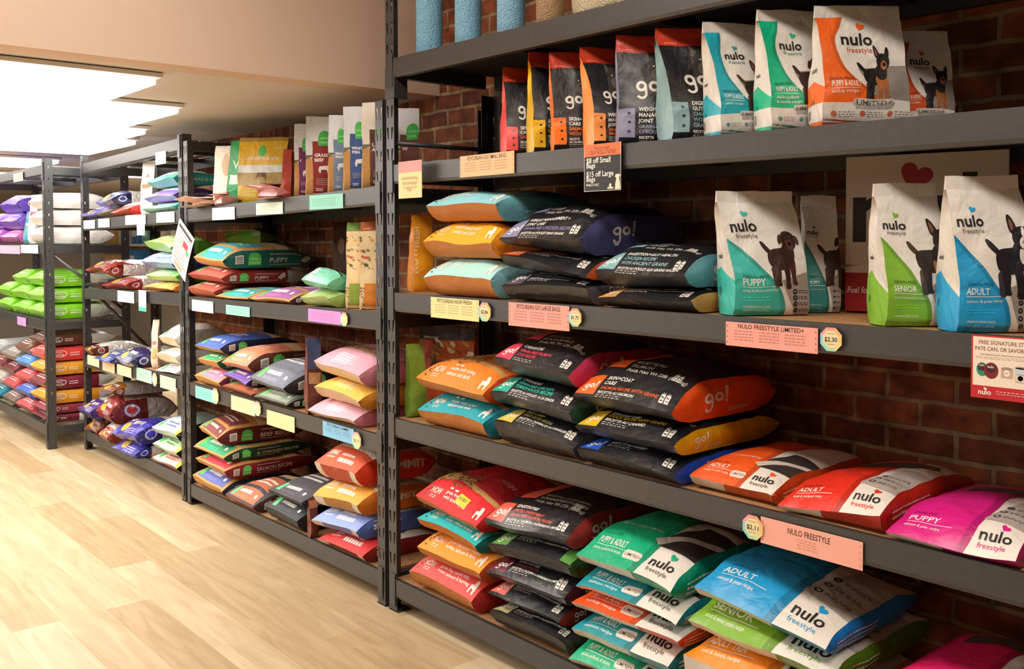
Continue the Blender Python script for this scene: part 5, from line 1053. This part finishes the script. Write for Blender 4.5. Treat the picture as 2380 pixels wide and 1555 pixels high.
stack('L5', K5, [(198, 996, 226, 1010, FOIL('#8a4a20'), 'bronze foil bag at the lower left corner', dict(k=.6)), (182, 946, 214, 958, FOIL('#4a3494'), 'purple foil bag jutting out beside the slotted post', dict(T=.05, Y=-.08, k=.5)), ], L=.4, amp=.011, Y=-.03, **SS)
stack('L5', K5, [(232, 1008, 252, 1020, FOIL('#b04030'), 'coral red foil bag under the big ruby one', dict(k=.6)), (226, 955, 258, 968, FOIL('#a03430', '#cfc8c4', .6), 'big ruby foil bag with a grey body', dict(k=.8)), (229, 904, 262, 912, FOIL('#9a5a24', '#a8a29c', .4), 'copper foil bag with a grey body, topmost under the beam', dict(T=.035))], L=.44, amp=.011, Y=-.05, **SS)
stack('L5', K5, [(263, 1048, 314, 1062, FOIL('#3034a8', '#dcd6d0', .6), 'lower cobalt blue foil bag hanging over the lowest beam'), (263, 1004, 318, 1016, FOIL('#3c38b4', '#d8d4d0', .6), 'upper cobalt blue foil bag hanging over the lowest beam', dict(T=.07, amp=.013))], L=.42, Y=-.07, **SS)
def grn(c, tx, top='#5c7068'): return dict(top=c, base=dk(c, .92), side='#141414', mat='film', front=[EL(.12, .14, .07, .08, '#4ac060', 12), LINES(.3, .16, .4, 2, .06, .03, tx), RC(.88, 0, 1, .3, '#d8c040'), RC(0, .33, 1, 2, top)])
stack('L5', K5, [(358, 1062, 413, 1090, grn('#e4b8b4', '#c86060'), 'pale pink bag with black side, lowest at the right end'), (358, 1030, 413, 1054, grn('#b8d8a8', '#3a7a40'), 'pale green bag with black side above the pink one'), (356, 992, 413, 1012, grn('#ccd4dc', '#344a94', '#7c9088'), 'silver white bag with blue caption and grey green top', dict(T=.065, sl=.14))], L=.4, k=.5, **SS)
def pl(x0, y0, x1, y1, col, lb): card(((x0, y0), x1, y1), .0012, lambda h: [LINES(.1, h*.75, .7, 4, h*.16, h*.05, dk(col, .85))], col, lb, 'price card', Y=-.008)
pl(194, 513, 220, 532, '#fbf8e0', 'white card at the left end of the second beam of the third unit')
pl(228, 509, 254, 529, '#fbf6ee', 'white card second from the left on the second beam')
pl(291, 501, 338, 523, '#f8f6f2', 'wide white card in the middle of the second beam')
pl(363, 494, 405, 518, '#f6f4ee', 'white card at the right end of the second beam')
card(((318, 522), 336, 547), .0012, lambda h: [RC(.8, 0, 1, h, '#6ad0b0'), RC(0, h*.6, 1, h, '#f4d8d8')], '#f4f0ea', 'small hanging tag with a green edge below the wide white card', 'sign', Y=-.02, name='hanging_tag')
card(((361, 355), 385, 384), .0012, [], '#f6f4ee', 'blank white card hanging from the top beam of the third unit', 'price card', Y=-.01)
pl(273, 675, 311, 700, '#f6f2ea', 'white card on the third beam of the third unit')
card(((322, 674), 339, 722), .0012, lambda h: [RC(0, 0, 1, .2*h, '#4cc8a0')], '#f4f2ec', 'narrow hanging tag with a green foot below the third beam', 'sign', Y=-.02, name='hanging_tag')
pl(203, 824, 230, 846, '#f0d8b0', 'peach card at the left end of the fourth beam')
pl(238, 838, 266, 860, '#ecc8a4', 'tan card second from the left on the fourth beam')
pl(272, 846, 305, 869, '#f0d8b0', 'peach card in the middle of the fourth beam')
pl(317, 853, 352, 882, '#a8dcc0', 'mint card on the fourth beam')
octa(359, 882, 6, '', 'small pale tag between the two mint green cards')
pl(372, 871, 408, 900, '#c0e0b8', 'pale green card at the right end of the fourth beam')
# hanging sheet at the double post
def sheet(h): return [RC(.06, .86*h, .92, .93*h, '#3a3430'), RC(.06, .80*h, .94, .815*h, '#3a3430'), LINES(.1, .72*h, .7, 3, .06, .02, '#5a4a44'), RC(.06, .55*h, .94, .60*h, '#c8a890'), RC(.5, .60*h, .8, .72*h, '#c03040'), RC(.75, .52*h, .9, .62*h, '#3aa060'), RC(.06, .48*h, .94, .49*h, '#3a3430'), LINES(.1, .42*h, .7, 4, .06, .02, '#8a5a50'), RC(.06, .20*h, .94, .215*h, '#3a3430'), RC(.2, .05*h, .7, .15*h, '#b89878')]
def askew():
    a, c, b = at(421, 512, -.02), at(455, 562, -.02), at(397, 604, -.02); W = (c-a).length; H = (b-a).length
    r = MB(); pn = Panel(lambda u, v: Vector((u*W, -.004*math.sin(PI*v), v*H)), W, H, W/3); pn.emit(r, '#ece2d8', flat(sheet(H/W)), W)
    pn = Panel(lambda u, v: Vector(((1-u)*W, .0015-.004*math.sin(PI*v), v*H)), W, H, W/3); pn.emit(r, '#e0d6cc')
    o = r.build('promotion_sheet', M['card']); o.location = b; o.rotation_euler = (0, math.atan2(a.z-c.z, c.x-a.x), 0)
    tag(o, 'printed offer sheet hanging askew from the double slotted post', 'sign')
askew()

# ------------------------------------------------------------------ far left unit
B2, B3, B4 = ('bags on the second shelf of the far left unit', 'green bags on the third shelf of the far left unit', 'bags on the lowest shelf of the far left unit')
def ustack(x0, x1, zs, sts, labs, grp, L=.5, Y=UY+.005, **kw):
    for (z0, z1), st, lb in zip(zs, sts, labs):
        lying_bag(x0, x1, Y, (z0, z0), (z1, z1), (z0+(z1-z0)*.5,)*2, st, lb, grp, cap=(z0, z1) != zs[-1], L=L, yaw=math.radians(random.uniform(-1, 1)), sl=.07, bi=.05, step=.03, amp=.006, bulge=.3, seal=.5, **kw)
z2 = Z['U2'](-7.5)+.002; z3 = Z['U3'](-7.5)+.002; z4 = .167
XR = UX1 - .085
ustack(XR-.32, XR, [(z2, z2+.13), (z2+.13, z2+.25), (z2+.25, z2+.36)], [TUBEBAG('#f0eeea', body='#e8e6e2')]*3, ['white bag lying lowest behind the end post of the far unit', 'white bag lying in the middle behind the end post of the far unit', 'white bag lying topmost behind the end post of the far unit'], B2)
ustack(-8.45, -7.92, [(z2, z2+.11), (z2+.11, z2+.24), (z2+.24, z2+.37)], [TUBEBAG('#c060a8'), TUBEBAG('#7c58cc'), TUBEBAG('#6a48c8')], ['magenta and silver bag, lowest of the purple ones', 'violet bag in the middle of the purple ones', 'deep violet bag, topmost of the purple ones'], B2)
ustack(-8.95, -8.52, [(z2, z2+.12), (z2+.12, z2+.24)], [TUBEBAG('#a84cb0'), TUBEBAG('#8460d0')], ['plum coloured bag at the left edge, lower one', 'lilac bag at the left edge, upper one'], B2)
for i, (xa, c, lb, h) in enumerate(((-7.89, '#4c9cb0', 'blue green pouch standing beside the violet bags', .22), (-7.735, '#f0ece8', 'white pouch with a pink corner standing beside the end post', .34))):
    pouch((xa, UY+.03), z2, h, .13, .07, .1, PLAIN(c, art=[RC(.1, .2, .7, .6, dk(c, 1.15)), RC(.1, h/.15*.7, .9, h/.15*.8, '#d83c6c' if i else '#e8e0a0')]), lb, B2, step=.03, sealh=.02)
GN2 = '#7ac81c'
for i, (x0, x1, n) in enumerate(((XR-.40, XR, 3), (-8.1, -7.70, 3), (-8.62, -8.2, 2))):
    hs = (.115, .115, .11)
    z = z3; lbs = [['lowest', 'middle', 'topmost'][k] + ' lime green bag ' + ('next to the end post', 'left of the ones beside the end post', 'of the pair cut by the left edge')[i] for k in range(n)]
    ustack(x0, x1, [(z+sum(hs[:k]), z+sum(hs[:k+1])) for k in range(n)], [TUBEBAG(GN2, body='#b8bcae', cut=2.4)]*n, lbs, B3)
zz = [z4 + q*(z3-.10-z4) for q in (0, .10, .21, .37, .53, .69, .86, 1)]
cols = [('#6c1a28', 'maroon'), ('#8a2c38', 'wine red'), ('#e0941c', 'amber'), ('#7c2030', 'burgundy'), ('#e09824', 'golden orange'), ('#d83c38', 'red and orange'), ('#5c3020', 'chocolate brown')]
ustack(XR-.36, XR, [(zz[k], zz[k+1]) for k in range(7)], [TUBEBAG(c, body='#cfccc4', cut=3.6 if k not in (5,) else 5) for k, (c, n_) in enumerate(cols)], [n_ + ' bag in the tall stack seen between the end posts' for c, n_ in cols], B4)
c2 = [('#c8545c', 'rose red'), ('#3c6cc8', 'bright blue'), ('#d8484c', 'strawberry red'), ('#4c90dc', 'sky blue'), ('#6a4030', 'cocoa brown')]
ustack(XR-.78, XR-.40, [(z4+.11*k, z4+.11*(k+1)-.001) for k in range(5)], [TUBEBAG(c) for c, n_ in c2], [n_ + ' bag in the stack left of the end post' for c, n_ in c2], B4)
c3_ = [('#7c6a64', 'taupe'), ('#d05058', 'coral'), ('#6a2430', 'dark wine'), ('#8c8480', 'silver grey')]
ustack(XR-1.2, XR-.82, [(z4+.115*k, z4+.115*(k+1)) for k in range(4)], [TUBEBAG(c) for c, n_ in c3_], [n_ + ' bag in the second stack from the end post' for c, n_ in c3_], B4)
c5 = [('#1c7c94', 'petrol blue'), ('#b8b4b0', 'pale grey'), ('#7c3440', 'dusky red'), ('#9c9c9c', 'clear silver')]
ustack(XR-1.66, XR-1.24, [(z4+.12*k, z4+.12*(k+1)) for k in range(4)], [TUBEBAG(c) for c, n_ in c5], [n_ + ' bag in the third stack from the end post' for c, n_ in c5], B4)
def pu(x0, y0, x1, y1, col, lb): card(((x0, y0), x1, y1), .0012, [], col, lb, 'price card', Y=UY-.01)
pu(31, 404, 53, 424, '#f0d8e0', 'pale pink card on the top beam at the left edge')
pu(0, 570, 46, 589, '#d8b0cc', 'mauve card strip on the second beam at the left edge')
pu(48, 569, 88, 588, '#e4d4e4', 'pale lilac card strip on the second beam near the end post')
pu(40, 735, 60, 754, '#cf94d0', 'orchid card on the third beam of the far unit')

# ------------------------------------------------------------------ far wall display behind
dr = empty('wall_shelf', (-12.2, 2.72, 0)); tag(dr, 'white wall shelf with boxes far behind the left unit', 'shelf')
for z in (1.0, 1.42):
    m = MB(); m.box(-3.2, -.25, z-.03, 3.2, .27, z, '#e8e0d4'); m.build('shelf_board', M['card'], dr, .003)
for x in (-3.15, 3.1):
    m = MB(); m.box(x, -.2, 0, x+.05, .27, 1.9, '#cfc6b8'); m.build('shelf_side', M['card'], dr)
bx = [(-14.6, .34, .26, '#e8b46a', 'orange framed'), (-14.1, .3, .3, '#f0dcd8', 'blush'), (-13.6, .22, .34, '#3c88c8', 'blue'), (-13.2, .24, .3, '#78c0c8', 'aqua'), (-12.7, .3, .26, '#e8d8c8', 'cream'), (-12.2, .2, .3, '#d85c70', 'rose'), (-11.7, .3, .3, '#c8b090', 'tan'), (-11.2, .24, .34, '#489858', 'green'), (-10.7, .26, .28, '#ece4d8', 'white')]
for i, (x, w_, h_, c, n_) in enumerate(bx):
    for lv_, z in enumerate((1.0, 1.42)):
        if (i + lv_) % 2 and lv_ == 0: continue
        e = empty('carton', (x + .1*lv_, 2.70, z+.001)); tag(e, '%s carton on the %s board of the far wall shelf' % (n_, ('lower', 'upper')[lv_]), 'box', 'cartons on the far wall shelf')
        m = MB(); m.box(-w_/2, -.12, 0, w_/2, .12, h_, c); m.build('box_body', M['card'], e, .006)
        m = MB(); m.box(-w_*.35, -.124, h_*.3, w_*.35, -.1205, h_*.75, '#f4efe8'); m.build('front_label', M['card'], e)
